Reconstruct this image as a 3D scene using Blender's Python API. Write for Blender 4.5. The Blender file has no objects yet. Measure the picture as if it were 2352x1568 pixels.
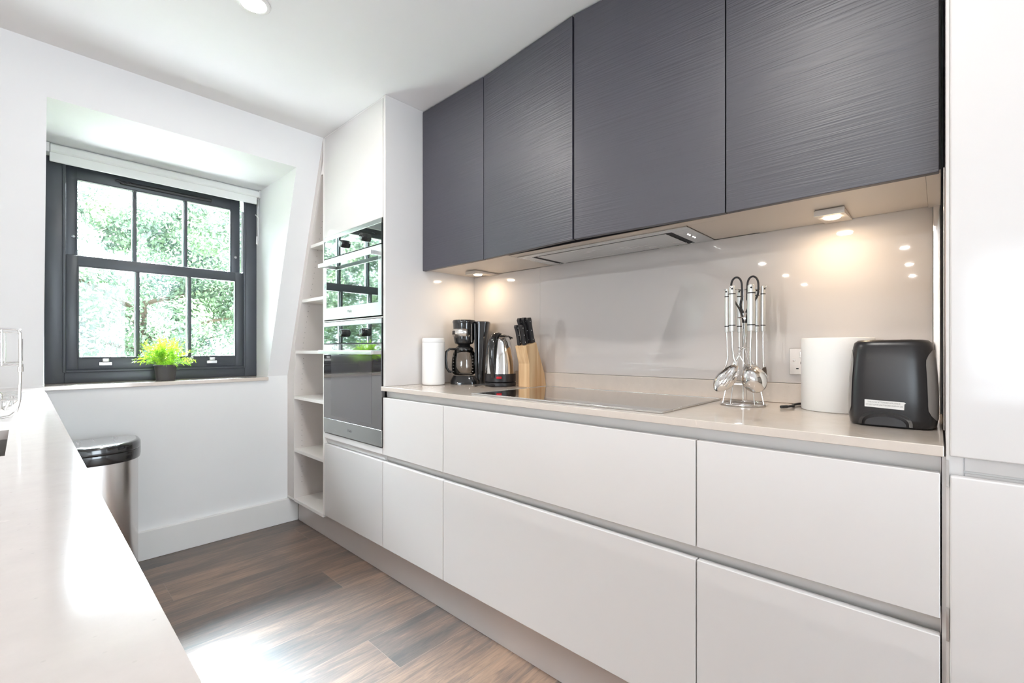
import bpy, bmesh, math, random
from mathutils import Vector, Matrix
random.seed(7)
C = bpy.context.scene.collection
S = bpy.context.scene
PI = math.pi

# ------------------------------------------------------------ camera, world, exposure
YAW = math.radians(46.95)
cam_d = bpy.data.cameras.new('camera')
cam = bpy.data.objects.new('camera', cam_d); C.objects.link(cam)
cam.location = (0, 0, 1.09)
cam.rotation_euler = (PI/2, 0, -YAW)
cam_d.sensor_width = 36.0; cam_d.sensor_fit = 'HORIZONTAL'
cam_d.lens = 36.0*1050/2352
cam_d.shift_y = 16/2352
cam_d.clip_start = 0.02; cam_d.clip_end = 200
S.camera = cam
S.view_settings.view_transform = 'Standard'; S.view_settings.look = 'None'
S.view_settings.gamma = 1; S.view_settings.use_curve_mapping = False
S.view_settings.exposure = 1.2
S.cycles.use_denoising = True
try: S.cycles.denoiser = 'OPENIMAGEDENOISE'
except Exception: pass
S.cycles.max_bounces = 10; S.cycles.diffuse_bounces = 6; S.cycles.glossy_bounces = 5
S.cycles.transmission_bounces = 8; S.cycles.transparent_max_bounces = 12
S.cycles.sample_clamp_indirect = 6.0; S.cycles.caustics_reflective = False; S.cycles.caustics_refractive = False
S.cycles.use_adaptive_sampling = False

SKY, GLOW = 6.5, 150.0
W = bpy.data.worlds.new('sky'); S.world = W; W.use_nodes = True
bg = W.node_tree.nodes['Background']
# hazy overcast sky, brightest round the veiled sun high beyond the window wall
_n = W.node_tree.nodes; _l = W.node_tree.links
_g = _n.new('ShaderNodeTexCoord')
_d = _n.new('ShaderNodeVectorMath'); _d.operation = 'DOT_PRODUCT'; _d.inputs[1].default_value = Vector((.25, .735, .630)).normalized()
_nm = _n.new('ShaderNodeVectorMath'); _nm.operation = 'NORMALIZE'
_l.new(_g.outputs['Generated'], _nm.inputs[0]); _l.new(_nm.outputs[0], _d.inputs[0])
_m = _n.new('ShaderNodeMath'); _m.operation = 'MAXIMUM'; _m.inputs[1].default_value = 0; _l.new(_d.outputs['Value'], _m.inputs[0])
_p = _n.new('ShaderNodeMath'); _p.operation = 'POWER'; _p.inputs[1].default_value = 11; _l.new(_m.outputs[0], _p.inputs[0])
_s = _n.new('ShaderNodeMath'); _s.operation = 'MULTIPLY_ADD'; _s.inputs[1].default_value = GLOW; _s.inputs[2].default_value = SKY; _l.new(_p.outputs[0], _s.inputs[0])
bg.inputs['Color'].default_value = (0.80, 0.91, 1.0, 1); _l.new(_s.outputs[0], bg.inputs['Strength'])

def lamp(name, kind, loc, energy, color=(1, 1, 1), rot=(0, 0, 0), **kw):
    d = bpy.data.lights.new(name, kind); d.energy = energy; d.color = color
    for k, v in kw.items(): setattr(d, k, v)
    o = bpy.data.objects.new(name, d); C.objects.link(o); o.location = loc; o.rotation_euler = rot
    return o
sun = lamp('sun', 'SUN', (0, 0, 9), 75.0, (1, 0.97, 0.93), angle=0.03)
sun.rotation_euler = Vector((-.78, .12, -.61)).to_track_quat('-Z', 'Y').to_euler()
def portal(name, loc, rot, sx, sy):
    o = lamp(name, 'AREA', loc, 1, rot=rot, shape='RECTANGLE', size=sx, size_y=sy)
    o.data.cycles.is_portal = True
# daylight comes through these four openings
portal('window_daylight', (0.545, 3.38, 1.5), (-PI/2, 0, 0), 1.0, 1.2)
portal('window_daylight', (-3.45, 3.38, 1.5), (-PI/2, 0, 0), 1.3, 1.2)
portal('window_daylight', (-4.62, -1.05, 1.45), (0, -PI/2, 0), 1.5, 1.75)
portal('window_daylight', (.575, -2.72, 1.1), (PI/2, 0, 0), 1.05, 2.0)  # added opening behind the camera, lights the aisle

# ------------------------------------------------------------ materials
def mat(name, col, rough=.5, metal=0., spec=.5, coat=0., coat_r=.05, noise=0., nscale=8., bump=0., bscale=50., stretch=(1, 1, 1), trans=0., ior=1.45, sheen=0., emit=None, es=0., rvar=0.):
    m = bpy.data.materials.new(name); m.use_nodes = True
    nt = m.node_tree; b = nt.nodes['Principled BSDF']
    b.inputs['Base Color'].default_value = (*col, 1); b.inputs['Roughness'].default_value = rough
    b.inputs['Metallic'].default_value = metal; b.inputs['Specular IOR Level'].default_value = spec
    b.inputs['Coat Weight'].default_value = coat; b.inputs['Coat Roughness'].default_value = coat_r
    b.inputs['Transmission Weight'].default_value = trans; b.inputs['IOR'].default_value = ior
    if emit: b.inputs['Emission Color'].default_value = (*emit, 1); b.inputs['Emission Strength'].default_value = es
    tc = nt.nodes.new('ShaderNodeTexCoord'); mp = nt.nodes.new('ShaderNodeMapping')
    mp.inputs['Scale'].default_value = stretch; nt.links.new(tc.outputs['Object'], mp.inputs['Vector'])
    if noise or rvar:
        n = nt.nodes.new('ShaderNodeTexNoise'); n.inputs['Scale'].default_value = nscale; n.inputs['Detail'].default_value = 5
        nt.links.new(mp.outputs['Vector'], n.inputs['Vector'])
        if noise:
            mx = nt.nodes.new('ShaderNodeMix'); mx.data_type = 'RGBA'
            mx.inputs['A'].default_value = (*[max(0, c*(1-noise)) for c in col], 1)
            mx.inputs['B'].default_value = (*[min(1, c*(1+noise)) for c in col], 1)
            nt.links.new(n.outputs['Fac'], mx.inputs['Factor']); nt.links.new(mx.outputs['Result'], b.inputs['Base Color'])
        if rvar:
            mr = nt.nodes.new('ShaderNodeMapRange'); mr.inputs['To Min'].default_value = rough-rvar; mr.inputs['To Max'].default_value = rough+rvar
            nt.links.new(n.outputs['Fac'], mr.inputs['Value']); nt.links.new(mr.outputs['Result'], b.inputs['Roughness'])
    if bump:
        n2 = nt.nodes.new('ShaderNodeTexNoise'); n2.inputs['Scale'].default_value = bscale; n2.inputs['Detail'].default_value = 3
        nt.links.new(mp.outputs['Vector'], n2.inputs['Vector'])
        bp = nt.nodes.new('ShaderNodeBump'); bp.inputs['Strength'].default_value = bump; bp.inputs['Distance'].default_value = .002
        nt.links.new(n2.outputs['Fac'], bp.inputs['Height']); nt.links.new(bp.outputs['Normal'], b.inputs['Normal'])
    return m

M = {}
M['wall'] = mat('painted_wall', (.82, .82, .82), .6, noise=.01, bump=.08, bscale=160)
M['reveal'] = M['wall']
M['ceiling'] = mat('painted_ceiling', (.90, .90, .905), .7, noise=.01)
M['skirting'] = mat('satin_white_paint', (.80, .79, .775), .35, noise=.01)
M['gloss'] = mat('gloss_pale_lacquer', (.69, .668, .655), .10, spec=.4, coat=.0, coat_r=.03, noise=.006, nscale=3)
M['satin'] = mat('satin_pale_lacquer', (.745, .72, .705), .3, spec=.4, noise=.006, nscale=3)
M['carcass'] = mat('pale_melamine', (.70, .655, .63), .45, noise=.03, nscale=60, stretch=(1, 1, 12))
M['shelfedge'] = mat('white_shelf_edge', (.86, .83, .80), .4, noise=.01)
M['channel'] = mat('satin_grey_channel', (.70, .69, .68), .35, metal=.2, noise=.02)
M['plinth'] = mat('plinth_lacquer', (.66, .61, .585), .22, coat=.4, noise=.006)
M['soffit'] = mat('soffit_board', (.66, .60, .54), .4, noise=.02)
M['splash'] = mat('back_painted_glass', (.60, .565, .545), .02, spec=.7, coat=1., coat_r=.01, noise=.008, nscale=4)
M['steel'] = mat('brushed_steel', (.72, .72, .71), .26, metal=1, noise=.06, nscale=90, stretch=(1, .05, 1), rvar=.05)
M['oventrim'] = mat('oven_trim_steel', (.50, .52, .505), .26, metal=1, noise=.05, nscale=90, stretch=(1, .05, 1), rvar=.04)
M['binsteel'] = mat('bin_steel', (.74, .72, .70), .24, metal=1, noise=.04, nscale=90, stretch=(1, 1, .03), rvar=.05)
M['chrome'] = mat('chrome', (.82, .81, .80), .1, metal=1, noise=.02)
M['handle_steel'] = mat('satin_handle_steel', (.70, .71, .70), .35, metal=.75, noise=.02)
M['black'] = mat('gloss_black_plastic', (.012, .012, .013), .12, spec=.6, coat=.5, noise=.05)
M['matblack'] = mat('satin_black_plastic', (.02, .019, .021), .38, noise=.08)
M['toaster'] = mat('toaster_black_plastic', (.017, .016, .018), .3, spec=.55, noise=.08)
M['rubber'] = mat('black_rubber', (.015, .015, .015), .7, noise=.1)
M['void'] = mat('dark_gap', (.01, .01, .011), .6, noise=.1)
M['ovenglass'] = mat('mirrored_oven_glass', (.16, .19, .18), .03, metal=.9, spec=.8, coat=1, coat_r=.01, noise=.02)
M['ovendark'] = mat('dark_oven_glass', (.028, .023, .024), .04, spec=1.0, coat=1, coat_r=.01, ior=1.9, noise=.02)
M['ovenwin'] = mat('oven_window_glass', (.07, .065, .068), .10, spec=.9, coat=.6, coat_r=.05, ior=1.7, noise=.1)
M['hob'] = mat('ceramic_hob_glass', (.012, .012, .013), .05, spec=.9, coat=1, coat_r=.02, ior=1.8, noise=.05)
M['window'] = mat('anthracite_paint', (.062, .068, .080), .35, noise=.04)
M['whitepaint'] = mat('white_outer_paint', (.85, .86, .87), .4, noise=.01)
M['blind'] = mat('white_blind_fabric', (.86, .86, .84), .6, noise=.02, bump=.1, bscale=300)
M['white'] = mat('white_card', (.86, .855, .845), .5, noise=.015)
M['paper'] = mat('white_paper', (.90, .895, .88), .8, noise=.015, bump=.15, bscale=120)
M['label'] = mat('label_paper', (.82, .82, .81), .6, noise=.02)
M['ink'] = mat('printed_ink', (.10, .10, .11), .6, noise=.02)
M['greyink'] = mat('grey_print', (.28, .28, .28), .5, noise=.02)
M['pot'] = mat('dark_plant_pot', (.05, .045, .045), .45, noise=.1)
M['soil'] = mat('soil', (.03, .02, .015), .9, noise=.3)
M['red'] = mat('red_switch', (.5, .01, .02), .25, noise=.05)
M['greyp'] = mat('grey_side_plastic', (.30, .285, .275), .32, coat=.2, noise=.04)
M['outlet'] = mat('brushed_socket_steel', (.62, .59, .56), .28, metal=.9, noise=.04, nscale=90, stretch=(1, 1, .05))
M['rivet'] = mat('steel_rivet', (.85, .85, .85), .3, metal=.6, noise=.02)
M['sink'] = mat('sink_steel', (.45, .43, .41), .3, metal=1, noise=.05)
M['mullion'] = M['window']

def glassmat(name, tint, refl):
    m = bpy.data.materials.new(name); m.use_nodes = True; nt = m.node_tree
    nt.nodes.remove(nt.nodes['Principled BSDF']); out = nt.nodes['Material Output']
    t = nt.nodes.new('ShaderNodeBsdfTransparent'); t.inputs['Color'].default_value = (*tint, 1)
    g = nt.nodes.new('ShaderNodeBsdfGlossy'); g.inputs['Roughness'].default_value = .02
    f = nt.nodes.new('ShaderNodeFresnel'); f.inputs['IOR'].default_value = refl
    x = nt.nodes.new('ShaderNodeMixShader')
    nt.links.new(f.outputs['Fac'], x.inputs['Fac']); nt.links.new(t.outputs['BSDF'], x.inputs[1]); nt.links.new(g.outputs['BSDF'], x.inputs[2])
    nt.links.new(x.outputs['Shader'], out.inputs['Surface'])
    return m
M['glass'] = glassmat('window_glass', (.96, .975, .97), 1.35)
M['jug'] = glassmat('carafe_glass', (.90, .89, .88), 1.6)

def emitmat(name, col, s):
    m = bpy.data.materials.new(name); m.use_nodes = True; nt = m.node_tree
    b = nt.nodes['Principled BSDF']; b.inputs['Base Color'].default_value = (*col, 1)
    b.inputs['Emission Color'].default_value = (*col, 1); b.inputs['Emission Strength'].default_value = s
    return m
M['lampcool'] = emitmat('lamp_diffuser', (1, .97, .92), 6)
M['lampwarm'] = emitmat('warm_lamp_lens', (1, .83, .60), 12)
M['led'] = emitmat('button_led', (1, .98, .95), 2.5)

def stone(name, col, rough, coat=.35):
    m = mat(name, col, rough, spec=.5, coat=coat, coat_r=.04); nt = m.node_tree; b = nt.nodes['Principled BSDF']
    tc = nt.nodes.new('ShaderNodeTexCoord')
    n1 = nt.nodes.new('ShaderNodeTexNoise'); n1.inputs['Scale'].default_value = 26; n1.inputs['Detail'].default_value = 8; n1.inputs['Roughness'].default_value = .7
    n2 = nt.nodes.new('ShaderNodeTexNoise'); n2.inputs['Scale'].default_value = 9; n2.inputs['Detail'].default_value = 4; n2.inputs['Distortion'].default_value = 1.4
    v = nt.nodes.new('ShaderNodeTexVoronoi'); v.inputs['Scale'].default_value = 60
    for n in (n1, n2, v): nt.links.new(tc.outputs['Object'], n.inputs['Vector'])
    mx = nt.nodes.new('ShaderNodeMix'); mx.data_type = 'RGBA'
    mx.inputs['A'].default_value = (*[c*.90 for c in col], 1); mx.inputs['B'].default_value = (*[min(1, c*1.08) for c in col], 1)
    nt.links.new(n1.outputs['Fac'], mx.inputs['Factor'])
    r = nt.nodes.new('ShaderNodeValToRGB'); r.color_ramp.elements[0].position = .70; r.color_ramp.elements[1].position = .74
    nt.links.new(n2.outputs['Fac'], r.inputs['Fac'])
    m2 = nt.nodes.new('ShaderNodeMix'); m2.data_type = 'RGBA'; m2.inputs['B'].default_value = (*[min(1, c*1.22) for c in col], 1)
    mul = nt.nodes.new('ShaderNodeMath'); mul.operation = 'MULTIPLY'; mul.inputs[1].default_value = .55
    nt.links.new(r.outputs['Color'], mul.inputs[0]); nt.links.new(mul.outputs[0], m2.inputs['Factor'])
    nt.links.new(mx.outputs['Result'], m2.inputs['A'])
    r2 = nt.nodes.new('ShaderNodeValToRGB'); r2.color_ramp.elements[0].position = 0; r2.color_ramp.elements[1].position = .10
    r2.color_ramp.elements[0].color = (.82, .82, .82, 1); r2.color_ramp.elements[1].color = (1, 1, 1, 1)
    nt.links.new(v.outputs['Distance'], r2.inputs['Fac'])
    m3 = nt.nodes.new('ShaderNodeMix'); m3.data_type = 'RGBA'; m3.blend_type = 'MULTIPLY'; m3.inputs['Factor'].default_value = 1
    nt.links.new(m2.outputs['Result'], m3.inputs['A']); nt.links.new(r2.outputs['Color'], m3.inputs['B'])
    nt.links.new(m3.outputs['Result'], b.inputs['Base Color'])
    return m
M['stone'] = stone('beige_quartz', (.66, .585, .52), .16)
M['stone2'] = stone('pale_quartz', (.60, .55, .52), .12, 0.)

def grooved():
    m = mat('grooved_dark_laminate', (.036, .035, .050), .45, spec=1.0, ior=1.5); nt = m.node_tree; b = nt.nodes['Principled BSDF']
    tc = nt.nodes.new('ShaderNodeTexCoord')
    hs = []
    for sc, st, de in ((1, (6, 4.0, 260), 2), (1, (4, 2.2, 120), 2)):
        mp = nt.nodes.new('ShaderNodeMapping'); mp.inputs['Scale'].default_value = st
        nt.links.new(tc.outputs['Object'], mp.inputs['Vector'])
        n = nt.nodes.new('ShaderNodeTexNoise'); n.inputs['Scale'].default_value = sc; n.inputs['Detail'].default_value = de; n.inputs['Distortion'].default_value = .25
        nt.links.new(mp.outputs['Vector'], n.inputs['Vector']); hs.append(n)
    a = nt.nodes.new('ShaderNodeMath'); a.operation = 'ADD'
    nt.links.new(hs[0].outputs['Fac'], a.inputs[0]); nt.links.new(hs[1].outputs['Fac'], a.inputs[1])
    bp = nt.nodes.new('ShaderNodeBump'); bp.inputs['Strength'].default_value = .34; bp.inputs['Distance'].default_value = .0028
    nt.links.new(a.outputs[0], bp.inputs['Height']); nt.links.new(bp.outputs['Normal'], b.inputs['Normal'])
    return m
M['grooved'] = grooved()
M['darkedge'] = mat('dark_laminate_edge', (.05, .047, .055), .45, noise=.04)

def planks():
    m = mat('dark_oak_planks', (.1, .06, .04), .36, spec=.6, coat=1., coat_r=.72); nt = m.node_tree; b = nt.nodes['Principled BSDF']; b.inputs['Coat IOR'].default_value = 1.8
    tc = nt.nodes.new('ShaderNodeTexCoord')
    def mth(op, x, y=None, z=None):
        n = nt.nodes.new('ShaderNodeMath'); n.operation = op
        for i, q in enumerate((x, y, z)):
            if q is None: continue
            if isinstance(q, (int, float)): n.inputs[i].default_value = q
            else: nt.links.new(q, n.inputs[i])
        return n.outputs[0]
    xyz = nt.nodes.new('ShaderNodeSeparateXYZ'); nt.links.new(tc.outputs['Object'], xyz.inputs[0])
    H, Wd = .2145, 1.9
    v = mth('DIVIDE', mth('ADD', xyz.outputs['Y'], .1565), H); row = mth('FLOOR', v)
    u = mth('DIVIDE', mth('ADD', mth('ADD', xyz.outputs['X'], .032), mth('MULTIPLY', row, .6457*Wd)), Wd); col = mth('FLOOR', u)
    fv = mth('FRACT', v); fu = mth('FRACT', u)
    ev = mth('MULTIPLY', mth('MINIMUM', fv, mth('SUBTRACT', 1, fv)), H); eu = mth('MULTIPLY', mth('MINIMUM', fu, mth('SUBTRACT', 1, fu)), Wd)
    seam = mth('LESS_THAN', mth('MINIMUM', ev, eu), .0009)
    wn = nt.nodes.new('ShaderNodeTexWhiteNoise'); wn.noise_dimensions = '2D'
    cv = nt.nodes.new('ShaderNodeCombineXYZ'); nt.links.new(row, cv.inputs[0]); nt.links.new(col, cv.inputs[1]); nt.links.new(cv.outputs[0], wn.inputs['Vector'])
    rnd_ = wn.outputs['Value']
    # grain, shifted from plank to plank
    off = nt.nodes.new('ShaderNodeCombineXYZ'); mu = nt.nodes.new('ShaderNodeMath'); mu.operation = 'MULTIPLY'; mu.inputs[1].default_value = 7
    nt.links.new(rnd_, mu.inputs[0]); nt.links.new(mu.outputs[0], off.inputs['Z'])
    va = nt.nodes.new('ShaderNodeVectorMath'); va.operation = 'ADD'; nt.links.new(tc.outputs['Object'], va.inputs[0]); nt.links.new(off.outputs[0], va.inputs[1])
    m1 = nt.nodes.new('ShaderNodeMapping'); m1.inputs['Scale'].default_value = (1.5, 15, 1); nt.links.new(va.outputs[0], m1.inputs['Vector'])
    n1 = nt.nodes.new('ShaderNodeTexNoise'); n1.inputs['Scale'].default_value = 2.6; n1.inputs['Detail'].default_value = 11; n1.inputs['Roughness'].default_value = .72; n1.inputs['Distortion'].default_value = 1.6
    nt.links.new(m1.outputs['Vector'], n1.inputs['Vector'])
    m2 = nt.nodes.new('ShaderNodeMapping'); m2.inputs['Scale'].default_value = (1.2, 4.5, 1); nt.links.new(va.outputs[0], m2.inputs['Vector'])
    n2 = nt.nodes.new('ShaderNodeTexNoise'); n2.inputs['Scale'].default_value = 2.4; n2.inputs['Detail'].default_value = 4
    nt.links.new(m2.outputs['Vector'], n2.inputs['Vector'])
    r = nt.nodes.new('ShaderNodeValToRGB'); e = r.color_ramp.elements
    e[0].position = .35; e[0].color = (.030, .018, .014, 1); e[1].position = .66; e[1].color = (.33, .19, .115, 1)
    x = e.new(.5); x.color = (.125, .072, .048, 1)
    ad = nt.nodes.new('ShaderNodeMath'); ad.operation = 'MULTIPLY_ADD'; ad.inputs[1].default_value = .45
    nt.links.new(n2.outputs['Fac'], ad.inputs[0])
    hf = nt.nodes.new('ShaderNodeMath'); hf.operation = 'MULTIPLY'; hf.inputs[1].default_value = .55; nt.links.new(n1.outputs['Fac'], hf.inputs[0]); nt.links.new(hf.outputs[0], ad.inputs[2])
    pl = nt.nodes.new('ShaderNodeMath'); pl.operation = 'MULTIPLY_ADD'; pl.inputs[1].default_value = .14; nt.links.new(rnd_, pl.inputs[0])
    sb = nt.nodes.new('ShaderNodeMath'); sb.operation = 'SUBTRACT'; sb.inputs[1].default_value = .07; nt.links.new(ad.outputs[0], sb.inputs[0]); nt.links.new(sb.outputs[0], pl.inputs[2])
    nt.links.new(pl.outputs[0], r.inputs['Fac'])
    mm = nt.nodes.new('ShaderNodeMix'); mm.data_type = 'RGBA'; mm.inputs['B'].default_value = (.24, .165, .12, 1)
    nt.links.new(seam, mm.inputs['Factor']); nt.links.new(r.outputs['Color'], mm.inputs['A']); nt.links.new(mm.outputs['Result'], b.inputs['Base Color'])
    mr = nt.nodes.new('ShaderNodeMapRange'); mr.inputs['To Min'].default_value = .30; mr.inputs['To Max'].default_value = .50
    nt.links.new(n1.outputs['Fac'], mr.inputs['Value']); nt.links.new(mr.outputs['Result'], b.inputs['Roughness'])
    bp = nt.nodes.new('ShaderNodeBump'); bp.inputs['Strength'].default_value = .25; bp.inputs['Distance'].default_value = .002
    nt.links.new(n1.outputs['Fac'], bp.inputs['Height']); nt.links.new(bp.outputs['Normal'], b.inputs['Normal'])
    return m
M['floor'] = planks()

def pine():
    m = mat('pale_pine', (.78, .56, .33), .5); nt = m.node_tree; b = nt.nodes['Principled BSDF']
    tc = nt.nodes.new('ShaderNodeTexCoord'); mp = nt.nodes.new('ShaderNodeMapping')
    mp.inputs['Rotation'].default_value = (0, .28, 0); mp.inputs['Scale'].default_value = (1, 1, .06)
    nt.links.new(tc.outputs['Object'], mp.inputs['Vector'])
    n = nt.nodes.new('ShaderNodeTexNoise'); n.inputs['Scale'].default_value = 42; n.inputs['Detail'].default_value = 3; n.inputs['Distortion'].default_value = .4
    nt.links.new(mp.outputs['Vector'], n.inputs['Vector'])
    r = nt.nodes.new('ShaderNodeValToRGB'); e = r.color_ramp.elements
    e[0].position = .32; e[0].color = (.60, .34, .16, 1); e[1].position = .60; e[1].color = (.80, .58, .34, 1)
    nt.links.new(n.outputs['Fac'], r.inputs['Fac']); nt.links.new(r.outputs['Color'], b.inputs['Base Color'])
    return m
M['pine'] = pine()

def leafmat(name, c1, c2, tr=.35, scale=9):
    m = bpy.data.materials.new(name); m.use_nodes = True; nt = m.node_tree; b = nt.nodes['Principled BSDF']; out = nt.nodes['Material Output']
    tc = nt.nodes.new('ShaderNodeTexCoord'); n = nt.nodes.new('ShaderNodeTexNoise'); n.inputs['Scale'].default_value = scale
    nt.links.new(tc.outputs['Object'], n.inputs['Vector'])
    r = nt.nodes.new('ShaderNodeValToRGB'); r.color_ramp.elements[0].position = .35; r.color_ramp.elements[1].position = .65
    r.color_ramp.elements[0].color = (*c1, 1); r.color_ramp.elements[1].color = (*c2, 1)
    nt.links.new(n.outputs['Fac'], r.inputs['Fac']); nt.links.new(r.outputs['Color'], b.inputs['Base Color']); b.inputs['Roughness'].default_value = .45
    t = nt.nodes.new('ShaderNodeBsdfTranslucent'); nt.links.new(r.outputs['Color'], t.inputs['Color'])
    x = nt.nodes.new('ShaderNodeMixShader'); x.inputs['Fac'].default_value = tr
    nt.links.new(b.outputs['BSDF'], x.inputs[1]); nt.links.new(t.outputs['BSDF'], x.inputs[2]); nt.links.new(x.outputs['Shader'], out.inputs['Surface'])
    return m
M['leaf'] = leafmat('artificial_grass_leaf', (.16, .40, .015), (.46, .68, .04), .42, 30)
M['treeleaf'] = leafmat('tree_leaf', (.085, .122, .115), (.19, .265, .155), .4, 1.1)
M['bark'] = mat('bark', (.10, .07, .05), .9, noise=.4, bump=.5, bscale=20)
M['grass'] = mat('lawn', (.10, .16, .05), .9, noise=.4, nscale=4)

# ------------------------------------------------------------ mesh builder
class MB:
    def __init__(s): s.bm = bmesh.new()
    def _merge(s, t):
        me = bpy.data.meshes.new('t'); t.to_mesh(me); t.free(); s.bm.from_mesh(me); bpy.data.meshes.remove(me)
    def box(s, x0, x1, y0, y1, z0, z1, bev=0., seg=2, mtx=None):
        t = bmesh.new(); bmesh.ops.create_cube(t, size=1)
        for v in t.verts: v.co = Vector(((x0+x1)/2+v.co.x*(x1-x0), (y0+y1)/2+v.co.y*(y1-y0), (z0+z1)/2+v.co.z*(z1-z0)))
        if bev: bmesh.ops.bevel(t, geom=t.edges[:], offset=bev, segments=seg, affect='EDGES', profile=.5)
        if mtx: t.transform(mtx)
        s._merge(t); return s
    def prism(s, pts, axis, a, b, bev=0., mtx=None):
        """polygon pts in the plane across axis ('x': (y,z), 'y': (x,z), 'z': (x,y)), from a to b"""
        t = bmesh.new()
        f = {'x': lambda p, c: (c, p[0], p[1]), 'y': lambda p, c: (p[0], c, p[1]), 'z': lambda p, c: (p[0], p[1], c)}[axis]
        A = [t.verts.new(f(p, a)) for p in pts]; B = [t.verts.new(f(p, b)) for p in pts]
        t.faces.new(A); t.faces.new(B[::-1]); n = len(pts)
        for i in range(n): t.faces.new((A[i], B[i], B[(i+1) % n], A[(i+1) % n]))
        bmesh.ops.recalc_face_normals(t, faces=t.faces[:])
        if bev: bmesh.ops.bevel(t, geom=t.edges[:], offset=bev, segments=2, affect='EDGES', profile=.5)
        if mtx: t.transform(mtx)
        s._merge(t); return s
    def lathe(s, prof, c=(0, 0, 0), n=48, sx=1., sy=1., mtx=None, cap=True):
        t = bmesh.new(); rings = []
        for r, z in prof:
            rings.append([t.verts.new((c[0]+r*sx*math.cos(2*PI*i/n), c[1]+r*sy*math.sin(2*PI*i/n), c[2]+z)) for i in range(n)])
        for a, b in zip(rings, rings[1:]):
            for i in range(n): t.faces.new((a[i], a[(i+1) % n], b[(i+1) % n], b[i]))
        if cap:
            if prof[0][0] > 1e-4: t.faces.new(rings[0][::-1])
            if prof[-1][0] > 1e-4: t.faces.new(rings[-1])
        bmesh.ops.remove_doubles(t, verts=t.verts[:], dist=1e-6)
        bmesh.ops.recalc_face_normals(t, faces=t.faces[:])
        if mtx: t.transform(mtx)
        s._merge(t); return s
    def tube(s, pts, r, n=10, closed=False, ry=None, mtx=None):
        """sweep a circle (or ellipse r x ry) along pts; r may be a list"""
        P = [Vector(p) for p in pts]; t = bmesh.new(); m = len(P)
        rr = r if isinstance(r, (list, tuple)) else [r]*m
        ry_ = ry if isinstance(ry, (list, tuple)) else [ry]*m
        prev = None; rings = []
        for i in range(m):
            if closed: d = P[(i+1) % m]-P[i-1]
            else: d = P[min(i+1, m-1)]-P[max(i-1, 0)]
            d.normalize()
            if prev is None:
                ref = Vector((0, 0, 1)) if abs(d.z) < .9 else Vector((1, 0, 0))
                u = d.cross(ref).normalized()
            else:
                u = (prev-d*prev.dot(d)).normalized()
            w = d.cross(u); prev = u
            b_ = ry_[i] if ry_[i] else rr[i]
            rings.append([t.verts.new(P[i]+u*rr[i]*math.cos(2*PI*k/n)+w*b_*math.sin(2*PI*k/n)) for k in range(n)])
        rng = range(m) if closed else range(m-1)
        for i in rng:
            a, b = rings[i], rings[(i+1) % m]
            for k in range(n): t.faces.new((a[k], a[(k+1) % n], b[(k+1) % n], b[k]))
        if not closed: t.faces.new(rings[0][::-1]); t.faces.new(rings[-1])
        bmesh.ops.recalc_face_normals(t, faces=t.faces[:])
        if mtx: t.transform(mtx)
        s._merge(t); return s
    def ball(s, c, r, sx=1, sy=1, sz=1, u=24, v=16, mtx=None):
        t = bmesh.new(); bmesh.ops.create_uvsphere(t, u_segments=u, v_segments=v, radius=r)
        for q in t.verts: q.co = Vector((c[0]+q.co.x*sx, c[1]+q.co.y*sy, c[2]+q.co.z*sz))
        if mtx: t.transform(mtx)
        s._merge(t); return s
    def loft(s, rings, cap=True, closed=True):
        t = bmesh.new(); R = [[t.verts.new(p) for p in r] for r in rings]
        n = len(R[0])
        for a, b in zip(R, R[1:]):
            for k in range(n if closed else n-1): t.faces.new((a[k], a[(k+1) % n], b[(k+1) % n], b[k]))
        if cap: t.faces.new(R[0][::-1]); t.faces.new(R[-1])
        bmesh.ops.recalc_face_normals(t, faces=t.faces[:])
        s._merge(t); return s
    def build(s, name, m, parent=None, smooth=True, solid=0.):
        off = Vector((0, 0, 0)); q = parent
        world = s.__dict__.get('world', False)
        if world:
            while q is not None: off += q.location; q = q.parent
            for v in s.bm.verts: v.co -= off
        me = bpy.data.meshes.new(name); s.bm.to_mesh(me); s.bm.free()
        me.materials.append(M[m] if isinstance(m, str) else m)
        if smooth:
            for p in me.polygons: p.use_smooth = True
            me.set_sharp_from_angle(angle=math.radians(50))
        o = bpy.data.objects.new(name, me); C.objects.link(o)
        if parent is not None: o.parent = parent
        if smooth and len(me.polygons) < 400:
            wn = o.modifiers.new('normals', 'WEIGHTED_NORMAL'); wn.keep_sharp = True; wn.weight = 100
        if solid:
            md = o.modifiers.new('thickness', 'SOLIDIFY'); md.thickness = solid; md.offset = 0
        return o
def WB():
    m = MB(); m.world = True; return m

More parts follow.
